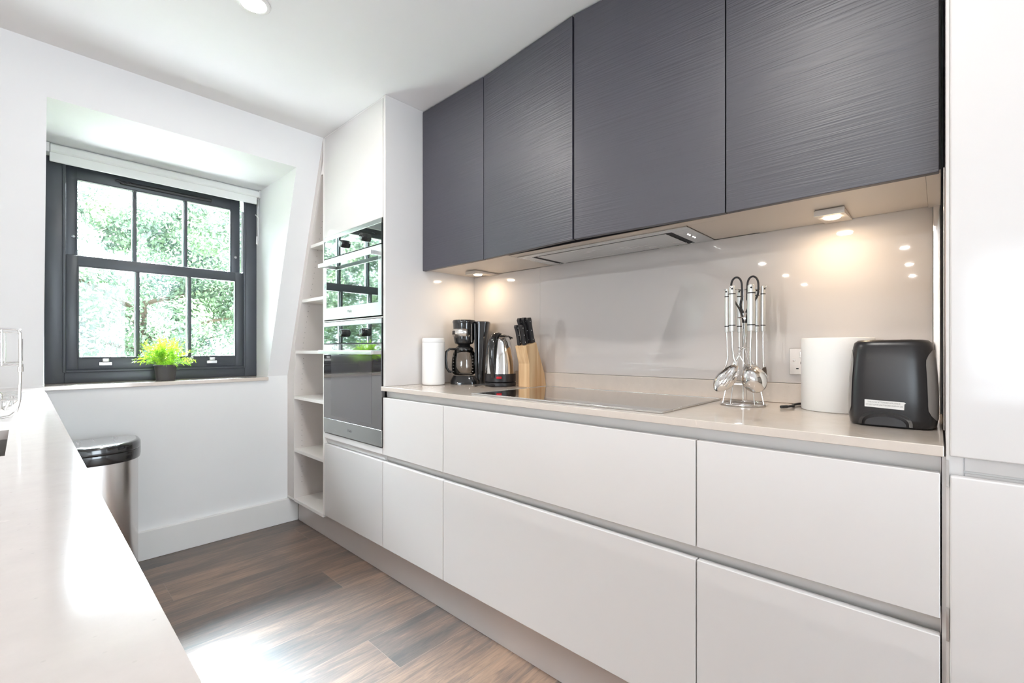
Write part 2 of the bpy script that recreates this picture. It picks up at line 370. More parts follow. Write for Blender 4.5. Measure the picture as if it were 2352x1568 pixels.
def tag(o, label=None, cat=None, group=None, kind=None):
    if label: o['label'] = label
    if cat: o['category'] = cat
    if group: o['group'] = group
    if kind: o['kind'] = kind
    return o
def thing(name, label, cat, loc, rz=0., group=None):
    o = bpy.data.objects.new(name, None); C.objects.link(o); o.location = loc; o.rotation_euler = (0, 0, rz)
    o.empty_display_size = .05
    return tag(o, label, cat, group)
def dup(root, loc, rz=None, label=None):
    r = root.copy(); C.objects.link(r); r.location = loc
    if rz is not None: r.rotation_euler = (0, 0, rz)
    if label: r['label'] = label
    for ch in list(root.children):
        c = ch.copy(); C.objects.link(c); c.parent = r
        for g in list(ch.children):
            d = g.copy(); C.objects.link(d); d.parent = c
    return r
def struct(o): o['kind'] = 'structure'; return o
def text(name, body, size, loc, rot, m, parent, extr=.0002, align='CENTER', sx=1.):
    cu = bpy.data.curves.new(name, 'FONT'); cu.body = body; cu.size = size; cu.extrude = extr; cu.align_x = align; cu.align_y = 'CENTER'
    cu.materials.append(M[m]); o = bpy.data.objects.new(name, cu); C.objects.link(o)
    off = Vector((0, 0, 0)); q = parent
    while q is not None: off += q.location; q = q.parent
    me = bpy.data.meshes.new_from_object(o); bpy.data.objects.remove(o)
    if not me.materials: me.materials.append(M[m])
    me.transform(Matrix.Diagonal((sx, 1, 1, 1)))
    o = bpy.data.objects.new(name, me); C.objects.link(o)
    o.location = Vector(loc)-off; o.rotation_euler = rot; o.parent = parent
    return o

# key planes, in metres
XD, XS, XW = 1.142, 1.69, 1.75      # door faces, splashback face, wall behind the units
ZT, ZC = .914, 2.262                # worktop top, ceiling
YP = 1.866                          # tall unit side panel face
YR = -.0094                         # right-hand tall panel face
def wallY(z): return 3.008 if z < .92 else 3.008-.374*(z-.92)

# ------------------------------------------------------------ the setting
b = WB(); b.box(-7.6, 1.85, -2.8, 3.4, -.08, 0); struct(b.build('floor', 'floor'))
b = WB(); b.box(-7.6, 1.85, -2.8, 3.4, ZC, ZC+.1); struct(b.build('ceiling', 'ceiling'))
OX = [(-4.05, -2.85), (.065, 1.025)]; OZ0, OZ1 = .895, 2.083; YO = 3.40
def prof(z0, z1):
    zs = [z0]+([.92] if z0 < .92 < z1 else [])+[z1]
    return [(wallY(z), z) for z in zs]+[(YO, z1), (YO, z0)]
b = WB()
xs = [-7.6, -4.05, -2.85, .065, 1.025, XW+.1]
for i in (0, 2, 4): b.prism(prof(0, ZC), 'x', xs[i], xs[i+1])
for x0, x1 in OX:
    b.prism(prof(0, OZ0), 'x', x0, x1); b.prism(prof(OZ1, ZC), 'x', x0, x1)
struct(b.build('wall_back', 'wall', smooth=False))
b = WB(); b.box(XW, XW+.1, -2.8, 3.4, 0, ZC); struct(b.build('wall_right', 'wall'))
b = WB(); b.box(-7.6, -7.5, -.15, 3.4, 0, ZC); struct(b.build('wall_left', 'wall'))
# a return wall with a tall glazed opening, and the wall behind the camera with an opening added for light
b = WB()
b.box(-4.6, -4.4, -2.6, -1.9, 0, ZC); b.box(-4.6, -4.4, -.20, -.05, 0, ZC); b.box(-4.6, -4.4, -1.9, -.20, 2.17, ZC); b.box(-4.6, -4.4, -1.9, -.20, 0, .73)
b.box(-7.5, -4.6, -.25, -.15, 0, ZC)
struct(b.build('wall_return', 'wall'))
b = WB()
b.box(-4.6, .05, -2.7, -2.6, 0, ZC); b.box(1.10, XW, -2.7, -2.6, 0, ZC); b.box(.05, 1.10, -2.7, -2.6, 2.1, ZC); b.box(.05, 1.10, -2.7, -2.6, 0, .1)
struct(b.build('wall_front', 'wall'))
def far_window(name, fn, u0, u1, z0, z1, n):
    r = bpy.data.objects.new(name, None); C.objects.link(r); struct(r); f = WB()
    for k in range(n+1):
        u = u0+(u1-u0)*k/n; fn(f, u-.025, u+.025, z0, z1)
    fn(f, u0, u1, z0, z0+.05); fn(f, u0, u1, z1-.05, z1)
    f.build('window_frame', 'window', r)
far_window('window_3', lambda f, a, c, z0, z1: f.box(-4.53, -4.47, a, c, z0, z1), -1.9, -.20, .73, 2.17, 2)
far_window('fill_window', lambda f, a, c, z0, z1: f.box(a, c, -2.68, -2.62, z0, z1), .05, 1.10, .1, 2.1, 1)  # unseen window added to send daylight down the aisle

# baseboard along the window wall
b = WB(); b.box(-.3, 1.2, 2.985, 3.008, 0, .148, .003); struct(b.build('baseboard_back', 'skirting'))

# window sill in the worktop stone
b = WB(); b.box(.064, 1.026, 2.992, 3.26, .895, .915, .002); struct(b.build('trim_1', 'stone'))
b = WB(); b.box(-4.05, -2.85, 2.992, 3.26, .895, .915, .002); struct(b.build('trim_2', 'stone'))

# ------------------------------------------------------------ sash windows
def sash_window(name, X0, X1, detail=True):
    """box frame, two sliding sashes of three panes each, dark inside and white outside"""
    w = bpy.data.objects.new(name, None); C.objects.link(w); w.location = (X0, 3.2, .915); struct(w)
    z0, z1 = .915, 2.083
    def fr(bx, x0, x1, za, zb, t, tb, tt, ya, yb, bev=.003):
        bx.box(x0, x0+t, ya, yb, za, zb, bev); bx.box(x1-t, x1, ya, yb, za, zb, bev)
        bx.box(x0+t-.001, x1-t+.001, ya, yb, za, za+tb, bev); bx.box(x0+t-.001, x1-t+.001, ya, yb, zb-tt, zb, bev)
    b = WB(); fr(b, X0, X1, z0, z1, .070, .060, .06, 3.200, 3.235)
    fr(b, X0+.063, X1-.063, z0+.053, z1-.02, .012, .012, .012, 3.193, 3.205, .002)
    fr(b, X0+.0, X1-.0, z0, z1, .045, .035, .03, 3.235, 3.33, 0)
    b.build('window_frame', 'window', w)
    def sash(nm, x0, x1, za, zb, yc, st, rb, rt):
        b = WB(); fr(b, x0, x1, za, zb, st, rb, rt, yc, yc+.022, .002)
        gx0, gx1, gz0, gz1 = x0+st, x1-st, za+rb, zb-rt
        # slim inner moulding round the glass
        fr(b, gx0-.004, gx1+.004, gz0-.004, gz1+.004, .007, .007, .007, yc-.003, yc+.004, .001)
        bars = [gx0+(gx1-gx0)*k/3 for k in (1, 2)]
        for x in bars: b.box(x-.008, x+.008, yc+.001, yc+.021, gz0, gz1, .001)
        s_ = b.build(nm, 'window', w)
        o = WB(); fr(o, x0, x1, za, zb, st*.9, rb, rt, yc+.030, yc+.046, 0)
        for x in bars: o.box(x-.010, x+.010, yc+.030, yc+.046, gz0, gz1)
        o.build('outer_glazing_bars', 'whitepaint', s_)
        g = WB(); g.box(gx0-.004, gx1+.004, yc+.023, yc+.0285, gz0-.004, gz1+.004); g.build('pane', 'glass', s_)
        return s_
    lo = sash('lower_sash', X0+.075, X1-.072, .975, 1.565, 3.212, .046, .068, .054)
    up = sash('upper_sash', X0+.066, X1-.078, 1.520, 2.040, 3.262, .052, .045, .075)
    if detail:
        for px in (.298, .779):
            b = WB(); b.box(px-.026, px+.026, 3.199, 3.212, 1.001, 1.018, .002); b.box(px-.014, px+.014, 3.190, 3.212, 1.018, 1.036, .005); b.build('sash_lift', 'rivet', lo)
        for px, pz in ((X0+.105, 1.667), (X1-.104, 1.667)):
            b = WB(); b.lathe([(.0001, 0), (.007, .001), (.008, .006), (.004, .011), (.0001, .012)], mtx=Matrix.Translation((px, 3.262, pz))@Matrix.Rotation(PI/2, 4, 'X'), n=20); b.build('sash_stop', 'rivet', up)
        b = WB(); b.box(.36, .79, 3.246, 3.262, 1.983, 2.003, .006)
        b.tube([(.34+i*.006, 3.242, 1.993+.006*math.sin(i*.8)) for i in range(12)], .0045, 8)
        b.build('trickle_vent', 'matblack', up)
        b = WB(); b.box(X1-.072, X1-.064, 3.238, 3.260, 1.575, 1.96); b.build('lit_bead', 'whitepaint', w)  # bead made white for the bright daylight that catches it
        b = WB(); b.tube([(.52, 3.236, 1.567), (.535, 3.232, 1.575), (.56, 3.232, 1.575), (.575, 3.236, 1.567)], .004, 8); b.build('sash_catch', 'rivet', lo)
    return w
sash_window('window_1', .065+.008, 1.025)
sash_window('window_2', -4.05, -2.85, False)

# roller blind wound up in the head of the window reveal
bl = thing('roller_blind', 'white roller blind wound up above the dark sash window', 'blind', (.545, 3.15, 2.03))
b = WB(); b.prism([(3.19, 2.081), (3.13, 2.081), (3.115, 2.070), (3.112, 2.045), (3.120, 2.036), (3.19, 2.036)], 'x', .090, 1.013, .003); b.build('cassette', 'blind', bl)
b = WB(); b.box(.088, 1.003, 3.125, 3.137, 1.993, 2.038, .004); b.build('fabric', 'blind', bl)
b = WB(); b.box(.067, .089, 3.12, 3.19, 2.035, 2.081, .003); b.build('bracket', 'white', bl)
b = WB(); b.box(1.014, 1.024, 3.12, 3.19, 2.035, 2.081, .003); b.build('bracket', 'white', bl)
b = WB(); b.tube([(1.018, 3.15, 2.035), (1.018, 3.155, 1.95), (1.019, 3.15, 1.80), (1.018, 3.16, 1.745)], .0016, 6)
b.tube([(.998, 3.14, 1.93), (1.008, 3.143, 1.922), (1.019, 3.15, 1.915)], .0022, 6); b.tube([(1.012, 3.16, 1.75), (1.014, 3.16, 1.80)], .004, 8)
b.build('chain', 'white', bl)

# ------------------------------------------------------------ outdoors
b = MB(); b.box(-30, 30, 3.7, 60, -3.2, -3.0); struct(b.build('ground', 'grass'))
b = MB(); b.box(-7.6, 3.2, 3.401, 5.2, .65, .82, .01); struct(b.build('bounce_ledge', 'whitepaint'))  # unseen pale ledge added to bounce sunlight up into the reveal
def tree(name, label, c, R, nleaf, size, trunk_r=.16, seed=1):
    rnd = random.Random(seed)
    t = thing(name, label, 'tree', (c[0], c[1], -3.0))
    b = MB(); b.tube([(0, 0, 0), (.1, 0, 1.6), (-.05, .1, 3.0), (.05, 0, c[2]+3.0)], [trunk_r, trunk_r*.8, trunk_r*.6, .04], 10)
    for k in range(9):
        a = k*2.4; z = c[2]+3-R[2]*.7+k*.28
        b.tube([(0, 0, z), (math.cos(a)*R[0]*.35, math.sin(a)*R[1]*.35, z+.5), (math.cos(a)*R[0]*.75, math.sin(a)*R[1]*.75, z+.8)], [.06, .04, .015], 6)
    b.build('trunk', 'bark', t)
    bm = bmesh.new()
    blobs = [(Vector((rnd.uniform(-1, 1)*R[0], rnd.uniform(-1, 1)*R[1], rnd.uniform(-1, 1)*R[2])), rnd.uniform(.35, .75)) for _ in range(260)]
    blobs = [q for q in blobs if (q[0].x/R[0])**4+(q[0].y/R[1])**4+(q[0].z/R[2])**4 < 1.05]
    for i in range(nleaf):
        bc, br = rnd.choice(blobs)
        d = Vector((rnd.gauss(0, 1), rnd.gauss(0, 1), rnd.gauss(0, 1))).normalized()
        p = bc+d*br*rnd.uniform(.6, 1.05)+Vector((0, 0, c[2]+3.0))
        n = (d+Vector((rnd.uniform(-.7, .7), rnd.uniform(-.7, .7), rnd.uniform(-.2, .9)))).normalized()
        u = n.orthogonal().normalized(); u.rotate(Matrix.Rotation(rnd.uniform(0, 6.28), 3, n)); v = n.cross(u)
        L = size*rnd.uniform(.6, 1.3); Wd = L*.45
        bm.faces.new([bm.verts.new(p-u*L/2), bm.verts.new(p+v*Wd/2-u*L*.1), bm.verts.new(p+u*L/2-n*L*.12), bm.verts.new(p-v*Wd/2-u*L*.1)])
    me = bpy.data.meshes.new('foliage'); bm.to_mesh(me); bm.free(); me.materials.append(M['treeleaf'])
    o = bpy.data.objects.new('foliage', me); C.objects.link(o); o.parent = t; o['kind'] = 'stuff'
    return t
tree('leafy_tree', 'sunlit leafy tree filling the view through the sash window', (1.9, 13.5, 2.2), (4.6, 1.6, 3.3), 150000, .11, seed=3)
tree('leafy_tree', 'leafy tree farther left outside, seen mirrored in the oven doors', (-8.2, 18.3, 2.8), (6.0, 1.6, 3.9), 70000, .16, seed=9)
tree('leafy_tree', 'paler tree standing to the right behind the sunlit one outside', (10.4, 18.4, 2.8), (5.0, 1.8, 3.8), 50000, .16, seed=5)

# ------------------------------------------------------------ base cabinets along the right wall
Zs = dict(b0=.167, b1=.565, u0=.597, u1=.862)
def drawer_unit(label, y0, y1, grp):
    t = thing('drawer_cabinet', label, 'cabinet', ((XD+XS)/2, (y0+y1)/2, 0.0), group=grp)
    b = WB(); b.box(XD+.045, XS, y0+.0005, y1-.0005, .15, .892); b.build('carcass', 'carcass', t)
    b = WB()
    b.prism([(XD+.022, .583), (XD+.022, .612), (XD+.0445, .612), (XD+.0445, .555), (XD+.030, .555)], 'y', y0, y1)
    b.build('handle_channel', 'channel', t); b = WB()
    b.prism([(XD+.022, .875), (XD+.022, .8925), (XD+.0445, .8925), (XD+.0445, .84), (XD+.030, .84)], 'y', y0, y1)
    b.build('handle_channel', 'channel', t)
    g = .0016
    for z0, z1 in ((Zs['b0'], Zs['b1']), (Zs['u0'], Zs['u1'])):
        b = WB(); b.box(XD, XD+.0195, y0+g, y1-g, z0, z1, .0018, 3); b.build('drawer_front', 'satin', t)
    return t
Y3, Y2, Y1, Y0 = 1.8895, 1.4427, .4412, -.003
drawer_unit('narrow pale two-drawer cabinet next to the oven tower', Y2, Y3, None)
drawer_unit('wide pale two-drawer cabinet under the ceramic hob', Y1, Y2, None)
drawer_unit('pale two-drawer cabinet under the toaster, nearest the tall right-hand unit', Y0, Y1, None)
pl = WB(); pl.box(1.20, 1.218, YR-.02, 2.984, .0, .150, .001); tag(pl.build('plinth', 'plinth'), 'long pale kickboard running along the floor under the cabinets', 'plinth')

# worktop, upstand, splashback
b = WB(); b.box(1.133, XS, YR+.003, 1.8895, .894, ZT, .0018)
tag(b.build('worktop', 'stone'), 'beige stone worktop with the hob, along the right wall', 'worktop')
b = WB(); b.box(1.675, 1.6895, .012, YP-.001, ZT+.0005, .978, .0015); tag(b.build('upstand', 'stone'), 'low beige stone upstand at the back of the worktop', 'upstand')
sp = thing('splashback', 'glossy greige glass splashback behind the hob', 'splashback', (1.70, .94, .978))
b = WB(); b.box(XS, XS+.006, .012, 1.3955, .9785, 1.4775, .0008); b.build('centre_panel', 'splash', sp)
b = WB(); b.box(XS+.0015, XS+.0075, 1.397, YP-.001, .9785, 1.4775, .0008); b.build('corner_panel', 'splash', sp)
b = WB(); b.box(1.677, XS-.0005, -.0025, .0115, ZT+.001, 1.4770, .001); b.build('corner_strip', 'chrome', sp)
b = WB(); b.box(1.345, 1.6765, -.0088, -.0066, ZT+.001, 1.4770, .0006); tag(b.build('end_panel', 'splash'), 'narrow glossy glass end panel beside the toaster', 'panel')

# ------------------------------------------------------------ hob
hb = thing('hob', 'black ceramic induction hob with steel trim, set in the worktop', 'hob', (1.40, .93, ZT))
b = WB(); b.box(1.180, 1.632, .550, 1.306, ZT+.0004, ZT+.0045, .001); b.build('glass_top', 'hob', hb)
b = WB()
for a in ((1.175, 1.1797, .545, 1.311), (1.6323, 1.637, .545, 1.311)): b.box(*a, ZT+.0004, ZT+.0060, .0008)
for a in ((1.1799, 1.6321, .545, .5497), (1.1799, 1.6321, 1.3063, 1.311)): b.box(*a, ZT+.0004, ZT+.0060, .0008)
b.build('trim', 'steel', hb)

# ------------------------------------------------------------ oven tower
YL = 2.489
T = thing('oven_tower', 'tall pale cabinet tower holding the two built-in ovens', 'cabinet', (1.42, 2.19, 0))
b = WB()
b.box(XD+.021, 1.70, YL, 2.507, .15, 2.255)
b.box(XD, XD+.021, YL, 2.507, .167, 2.255, .001)
b.box(XD+.021, 1.70, 1.8905, YL, .15, .63); b.box(XD+.021, 1.70, 1.8905, YL, 1.725, 2.255)
b.box(1.60, 1.70, 1.8905, YL, .63, 1.725)
b.box(XD+.021, 1.60, 1.8905, YL, 1.2335, 1.2400)
b.build('carcass', 'shelfedge', T)
b = WB(); b.box(XD, 1.70, YP, 1.8845, ZT+.0005, 2.2612, .0012); b.build('side_panel', 'gloss', T)
b = WB(); b.box(XD, XD+.0195, 1.8895, YL-.0015, 1.7005, 2.2535, .0018, 3); b.build('door', 'gloss', T)
b = WB(); b.box(XD, XD+.0195, 1.8915, YL-.0015, Zs['b0'], Zs['b1'], .0018, 3); b.build('drawer_front', 'gloss', T)
b = WB(); b.box(XD, XD+.0195, 1.8915, YL-.0015, .597, .6255, .001); b.build('filler_strip', 'satin', T)
b = WB(); b.box(XD, XD+.0195, 1.8915, YL-.0015, 1.2335, 1.2400, .0008); b.build('filler_strip', 'satin', T)
b = WB(); b.prism([(XD+.010, .583), (XD+.010, .5965), (XD+.0205, .5965), (XD+.0205, .568), (XD+.016, .568)], 'y', 1.8905, YL-.001); b.build('handle_channel', 'channel', T)
b = WB(); b.box(XD+.003, 1.60, 1.8850, YL+.018, 2.2552, ZC-.0005); b.build('top_filler', 'satin', T)

XO = 1.136; k_ = XO/1.12
def OY(y): return y*k_
def OZ(z): return 1.09+(z-1.09)*k_
def oven(label, zt, zb, z_trim, z_panel, z_glb, compact, zh, zk, zl):
    yL, yR = YL-.004, 1.8915
    t = thing('built_in_oven', label, 'oven', (1.36, (yL+yR)/2, zb))
    b = WB(); b.box(XO+.010, 1.58, yR+.012, yL-.012, zb+.003, zt-.003); b.build('body', 'matblack', t)
    b = WB(); b.box(XO, XO+.020, yR, yL, z_trim, zt, .001)
    b.build('top_trim', 'oventrim', t)
    b = WB(); b.box(XO+.001, XO+.019, yR+.001, yL-.001, z_panel, z_trim-.0004, .0006)
    pn = b.build('control_panel', 'ovenglass', t)
    for ky in (2.215, 2.010):
        kb = WB(); R = Matrix.Translation((XO+.001, OY(ky), OZ(zk)))@Matrix.Rotation(-PI/2, 4, 'Y')
        kb.lathe([(.0195, 0), (.0205, .002), (.0195, .020), (.0185, .0235), (.016, .0245), (.0001, .0245)], n=36, mtx=R)
        kb.box(XO-.0245, XO-.0225, OY(ky)-.0015, OY(ky)+.0015, OZ(zk), OZ(zk)+.015)
        kb.build('knob', 'black', pn)
    dz = z_panel-.006
    b = WB()
    if compact:
        gy0, gy1, gz1, gz0 = OY(1.893), OY(2.419), dz-.032, z_glb
        b.box(XO, XO+.019, yR, gy0, zb, dz, .001); b.box(XO, XO+.019, gy1, yL, zb, dz, .001)
        b.box(XO, XO+.019, gy0, gy1, zb, gz0, .0006); b.box(XO, XO+.019, gy0, gy1, gz1, dz, .0006)
        dr = b.build('door', 'oventrim', t)
        b = WB(); b.box(XO+.0008, XO+.016, gy0+.0004, gy1-.0004, gz0+.0004, gz1-.0004); b.build('door_glass', 'ovenglass', dr)
    else:
        b.box(XO, XO+.019, yR, yL, zb, z_glb, .001)
        dr = b.build('door', 'oventrim', t)
        b = WB(); b.box(XO+.0004, XO+.019, yR+.0004, yL-.0004, z_glb+.0004, dz, .0008); b.build('door_glass', 'ovendark', dr)
        b = WB(); b.box(XO-.0001, XO+.0003, OY(1.95), OY(2.364), z_glb+.020, dz-.055); b.build('door_window', 'ovenwin', dr)
        b = WB(); b.box(XO-.0003, XO+.012, yR+.03, yL-.03, dz+.0005, dz+.0055, .0005); b.build('vent', 'void', dr)
    b = WB(); hz = 1.09+(zh-1.09)*.965
    b.box(1.084, 1.094, 1.894, 2.440, hz-.0095, hz+.0095, .0015)
    b.box(1.0942, XO+.002, 1.8942, 1.908, hz-.0085, hz+.0085, .0012); b.box(1.0942, XO+.002, 2.426, 2.4398, hz-.0085, hz+.0085, .0012)
    b.build('handle', 'handle_steel', dr)
    text('brand_lettering', 'Miele', .021, (XO-.0004, OY(2.161), OZ(zl)), (PI/2, 0, -PI/2), 'greyink', dr)
    b = WB(); b.box(XO+.0015, XO+.016, yR+.001, yL-.001, z_panel-.0055, z_panel-.0003); b.build('door_gap', 'void', t)
    return t
oven('compact built-in oven with mirrored door, upper of the two ovens', OZ(1.689), OZ(1.243), OZ(1.667), OZ(1.574), OZ(1.304), True, 1.5485, 1.622, 1.277)
oven('full-size built-in oven with dark glass door, lower of the two ovens', OZ(1.228), OZ(.638), OZ(1.207), OZ(1.117), OZ(.715), False, 1.0705, 1.168, .676)

# ------------------------------------------------------------ open shelf unit between oven tower and sloping wall
sh = thing('shelf_unit', 'open pale shelf unit fitted between oven tower and sloping window wall', 'shelf unit', (1.42, 2.75, 0))
def shY(z): return wallY(max(z, .3))-(.10 if z < .99 else .10-.055*min(1, (z-.99)/.12))
z9 = [.155, .92, .99, 1.11, 1.40, 1.70, 2.06, 2.25]
inner = [(max(shY(z), 2.5082), z) for z in z9]; outer = [(wallY(z)-.001, z) for z in z9]
b = WB(); b.prism(inner+outer[::-1], 'x', XD, 1.70); b.build('side_panel', 'carcass', sh)
b = WB()
for z in [.26+.032*i for i in range(56)]:
    if any(abs(z-q) < .02 for q in (.46, .79, 1.07, 1.37, 1.69)): continue
    y = shY(z)-.0006
    for xx in (1.19,):
        b.lathe([(.0001, 0), (.0022, 0), (.0022, .0006)], n=8, mtx=Matrix.Translation((xx, y, z))@Matrix.Rotation(PI/2, 4, 'X'))
b.build('peg_holes', 'greyp', sh)['kind'] = 'stuff'
b = WB(); b.prism([(2.5076, 2.062), (shY(2.062)-.001, 2.062), (2.5078, 2.14)], 'x', XD+.001, 1.69); b.build('top_filler', 'shelfedge', sh)
b = WB(); b.box(1.69, 1.70, 2.5075, 2.80, .2, 2.06); b.build('back_panel', 'carcass', sh)
for i, z in enumerate((.167, .472, .797, 1.077, 1.382, 1.690)):
    b = WB(); y1 = shY(z)-.0008 if i else 2.98
    b.box(XD+(.002 if i else 0), 1.689, 2.5078, min(y1, shY(z-.018)-.0008) if i else 2.905, z-.018, z, .0008)
    if i == 0: b.box(XD-.001, 1.3, 2.9055, 3.006, z-.014, z-.001, .0005)
    b.build('shelf', 'shelfedge', sh)

# ------------------------------------------------------------ wall cabinets
XC = 1.349; ZB, ZCT = 1.4716, 2.2545
YA = [YP-.001, 1.4275, .4385, -.0035]
def wallcab(label, y0, y1, doors, name='wall_cabinet'):
    t = thing(name, label, 'cabinet', ((XC+XS)/2, (y0+y1)/2, ZB))
    b = WB(); b.box(XC+(.060 if len(doors) > 1 else .024), XS+.008, y0+.001, y1-.001, 1.4822, 2.255); b.build('carcass', 'darkedge', t)
    for hinge, (a, c), ang in doors:
        L = c-a
        d = MB(); d.box(0, .019, 0, L, 0, ZCT-ZB, .0012)
        o = d.build('door', 'grooved', t, True)
        # a closed door spans a..c; an ajar one swings on its hinge side
        yh = c if hinge == 'far' else a
        if hinge == 'far':
            o.data.transform(Matrix.Translation((0, -L, 0))); o.rotation_euler = (0, 0, -ang)
        else: o.rotation_euler = (0, 0, ang)
        o.location = Vector((XC, yh, ZB))-t.location
    return t
g = .0015
wallcab('dark grooved wall cabinet with one door, beside the oven tower', YA[1], YA[0], [('far', (YA[1]+g, YA[0]-g), 0)])
wallcab('wide dark grooved wall cabinet above the hob, both doors slightly ajar', YA[2], YA[1], [('far', (.937, YA[1]-g), math.radians(4.2)), ('near', (YA[2]+g, .9325), math.radians(4.1))])
wallcab('dark grooved wall cabinet above the toaster, beside the tall right-hand unit', YA[3], YA[2], [('near', (YA[3]+g+.002, YA[2]-g), 0)])
# beige boards closing the underside
sf = thing('pelmet_board', 'beige light-pelmet boards under the dark wall cabinets', 'panel', (1.52, .93, 1.476))
ZF = 1.478
b = WB(); b.box(XC+.030, XS-.001, 1.320, YA[0]-.002, ZF, ZF+.0040, .0008); b.build('board', 'soffit', sf)
b = WB(); b.box(XC+.046, 1.437, .440, 1.3185, ZF+.001, ZF+.0035, .0005); b.build('board', 'soffit', sf)
b = WB(); b.box(1.4372, XS-.001, .440, .5845, ZF+.001, ZF+.0040, .0005); b.build('board', 'soffit', sf)
b = WB(); b.box(1.4372, XS-.001, 1.3128, 1.3185, ZF+.001, ZF+.0040, .0005); b.build('board', 'soffit', sf)
b = WB(); b.box(XC+.030, XS-.001, .022, .4385, ZF-.001, ZF+.0038, .0008); b.build('board', 'soffit', sf)
b = WB(); b.box(XC+.022, XS-.001, -.003, .0215, ZF-.004, ZF+.0038, .0008); b.build('end_strip', 'soffit', sf)
b = WB(); b.box(XC+.0265, XC+.0295, .022, .43, ZF-.001, ZF+.0038); b.build('edge_trim', 'steel', sf)
b = WB(); b.box(XC+.0265, XC+.0295, 1.43, YA[0]-.002, ZF-.001, ZF+.0038); b.build('edge_trim', 'steel', sf)

# extractor
ex = thing('extractor_hood', 'slim steel extractor set into the cabinet underside above the hob', 'extractor', (1.56, .95, 1.476))
b = WB(); X0, X1, y0, y1 = 1.438, 1.6885, .586, 1.312; zf = 1.4755
ix0, ix1, iy0, iy1 = 1.472, 1.678, .650, 1.262
b.box(X0, ix0, y0, y1, zf, zf+.006, .0006); b.box(ix1, X1, y0, y1, zf, zf+.006, .0006); b.box(ix0, ix1, y0, iy0, zf, zf+.006, .0005); b.box(ix0, ix1, iy1, y1, zf, zf+.006, .0005)
b.build('frame', 'steel', ex)
b = WB(); b.box(ix0, ix1, iy0, iy1, zf+.0030, zf+.0062); b.build('suction_slot', 'void', ex)
b = WB(); b.box(ix0+.009, ix1-.009, iy0+.024, iy1-.024, zf-.0005, zf+.0029, .0006); b.build('filter_panel', 'steel', ex)
for i, q in enumerate(((1.515, 0), (1.530, 0), (1.560, 0), (1.575, 0))):
    b = WB(); b.lathe([(.0001, 0), (.003, 0), (.003, .001)], n=12, mtx=Matrix.Translation((q[0]+.02, .62, zf-.001))); b.build('button', 'led', ex)

# wedge lamps under the wall cabinets
def wedge(label, yc, xc):
    t = thing('cabinet_light', label, 'light', (xc, yc, ZF-.002), group='lamps under the wall cabinets')
    b = MB(); b.prism([(-.060, -.0005), (.107, -.0005), (.107, -.003), (-.060, -.016)], 'y', -.034, .034, .0008); b.build('body', 'soffit', t)
    b = MB(); b.box(-.0635, -.0603, -.035, .035, -.017, -.0005, .0006); b.build('front_strip', 'steel', t)
    R = Matrix.Translation((-.012, 0, -.0125))@Matrix.Rotation(.075, 4, 'Y')
    b = MB(); b.lathe([(.0001, -.003), (.020, -.003), (.022, 0), (.022, .002)], n=28, mtx=R); b.build('lens', 'lampwarm', t)
    L = lamp('cabinet_light_beam', 'AREA', (xc-.012, yc, ZF-.0188), .36, (1, .76, .50), shape='DISK', size=.038)
    return t
wedge('small warm lamp under the cabinet above the coffee maker', 1.702, 1.58)
wedge('small warm lamp under the cabinet above the toaster', .222, 1.58)

# ------------------------------------------------------------ tall unit on the right
tl = thing('tall_cabinet', 'tall glossy white cabinet at the right, two doors and recessed grip', 'cabinet', (1.44, -.31, 0))
b = WB(); b.box(XD+.004, 1.70, -.0138, YR, .15, 2.255)
b.box(XD+.012, 1.70, YR, -.0038, .15, .892)
b.box(XD+.060, 1.70, -.60, YR-.004, .15, 2.255)
b.box(XD+.022, XD+.06, -.032, YR-.004, .15, 2.255)
b.build('carcass', 'satin', tl)
b = WB(); b.box(XD, XD+.0195, -.607, -.0142, .895, 2.2535, .003, 3); b.build('upper_door', 'gloss', tl)
b = WB(); b.box(XD, XD+.0195, -.607, -.0142, .167, .860, .003, 3); b.build('lower_door', 'satin', tl)
b = WB(); b.box(XD+.030, XD+.058, -.60, -.034, .8665, .8920, .001); b.box(XD+.030, XD+.058, -.60, -.034, .850, .8625, .001); b.build('grip_recess', 'satin', tl)
b = WB(); b.box(XD+.034, XD+.050, -.60, -.034, .8626, .8664); b.box(XD+.03, XD+.056, -.0338, -.0325, .845, .893); b.build('grip_seal', 'channel', tl)
b = WB(); b.box(XD+.001, XD+.012, YR-.0038, YR-.0002, .84, .888); b.build('edge_clip', 'chrome', tl); b = WB(); b.box(XD+.001, XD+.012, YR-.0038, YR-.0002, .56, .62); b.build('edge_clip', 'chrome', tl)

# ------------------------------------------------------------ island
b = WB()
xi, zi = .0645, ZT
sx0, sx1, sy0, sy1 = -.46, -.020, 1.120, 1.470
b.prism([(-.80, -.62), (xi, -.62), (xi, sy0), (-.80, sy0)], 'z', zi-.02, zi)
b.box(-.80, sx0, sy0, sy1, zi-.02, zi); b.box(sx1, xi, sy0, sy1, zi-.02, zi); b.box(-.80, xi, sy1, 3.006, zi-.02, zi)
bmesh.ops.remove_doubles(b.bm, verts=b.bm.verts[:], dist=1e-5)
tag(b.build('worktop', 'stone2'), 'pale stone worktop with the sink, at the left foreground', 'worktop')
ic = thing('island_cabinet', 'pale base cabinets under the left foreground worktop', 'cabinet', (-.35, 1.2, 0))
b = WB(); b.box(-.74, .018, -.58, 1.00, .12, .893); b.box(-.74, .018, 1.60, 2.995, .12, .893); b.box(-.74, .018, 1.00, 1.60, .12, .60); b.build('carcass', 'carcass', ic)
for k in range(6):
    b = WB(); y0 = -.58+k*.5958; b.box(.0185, .037, y0+.002, y0+.594, .15, .86, .002); b.build('door', 'satin', ic)
b = WB(); b.box(-.70, -.02, -.56, 2.99, 0, .118); b.build('plinth', 'plinth', ic)
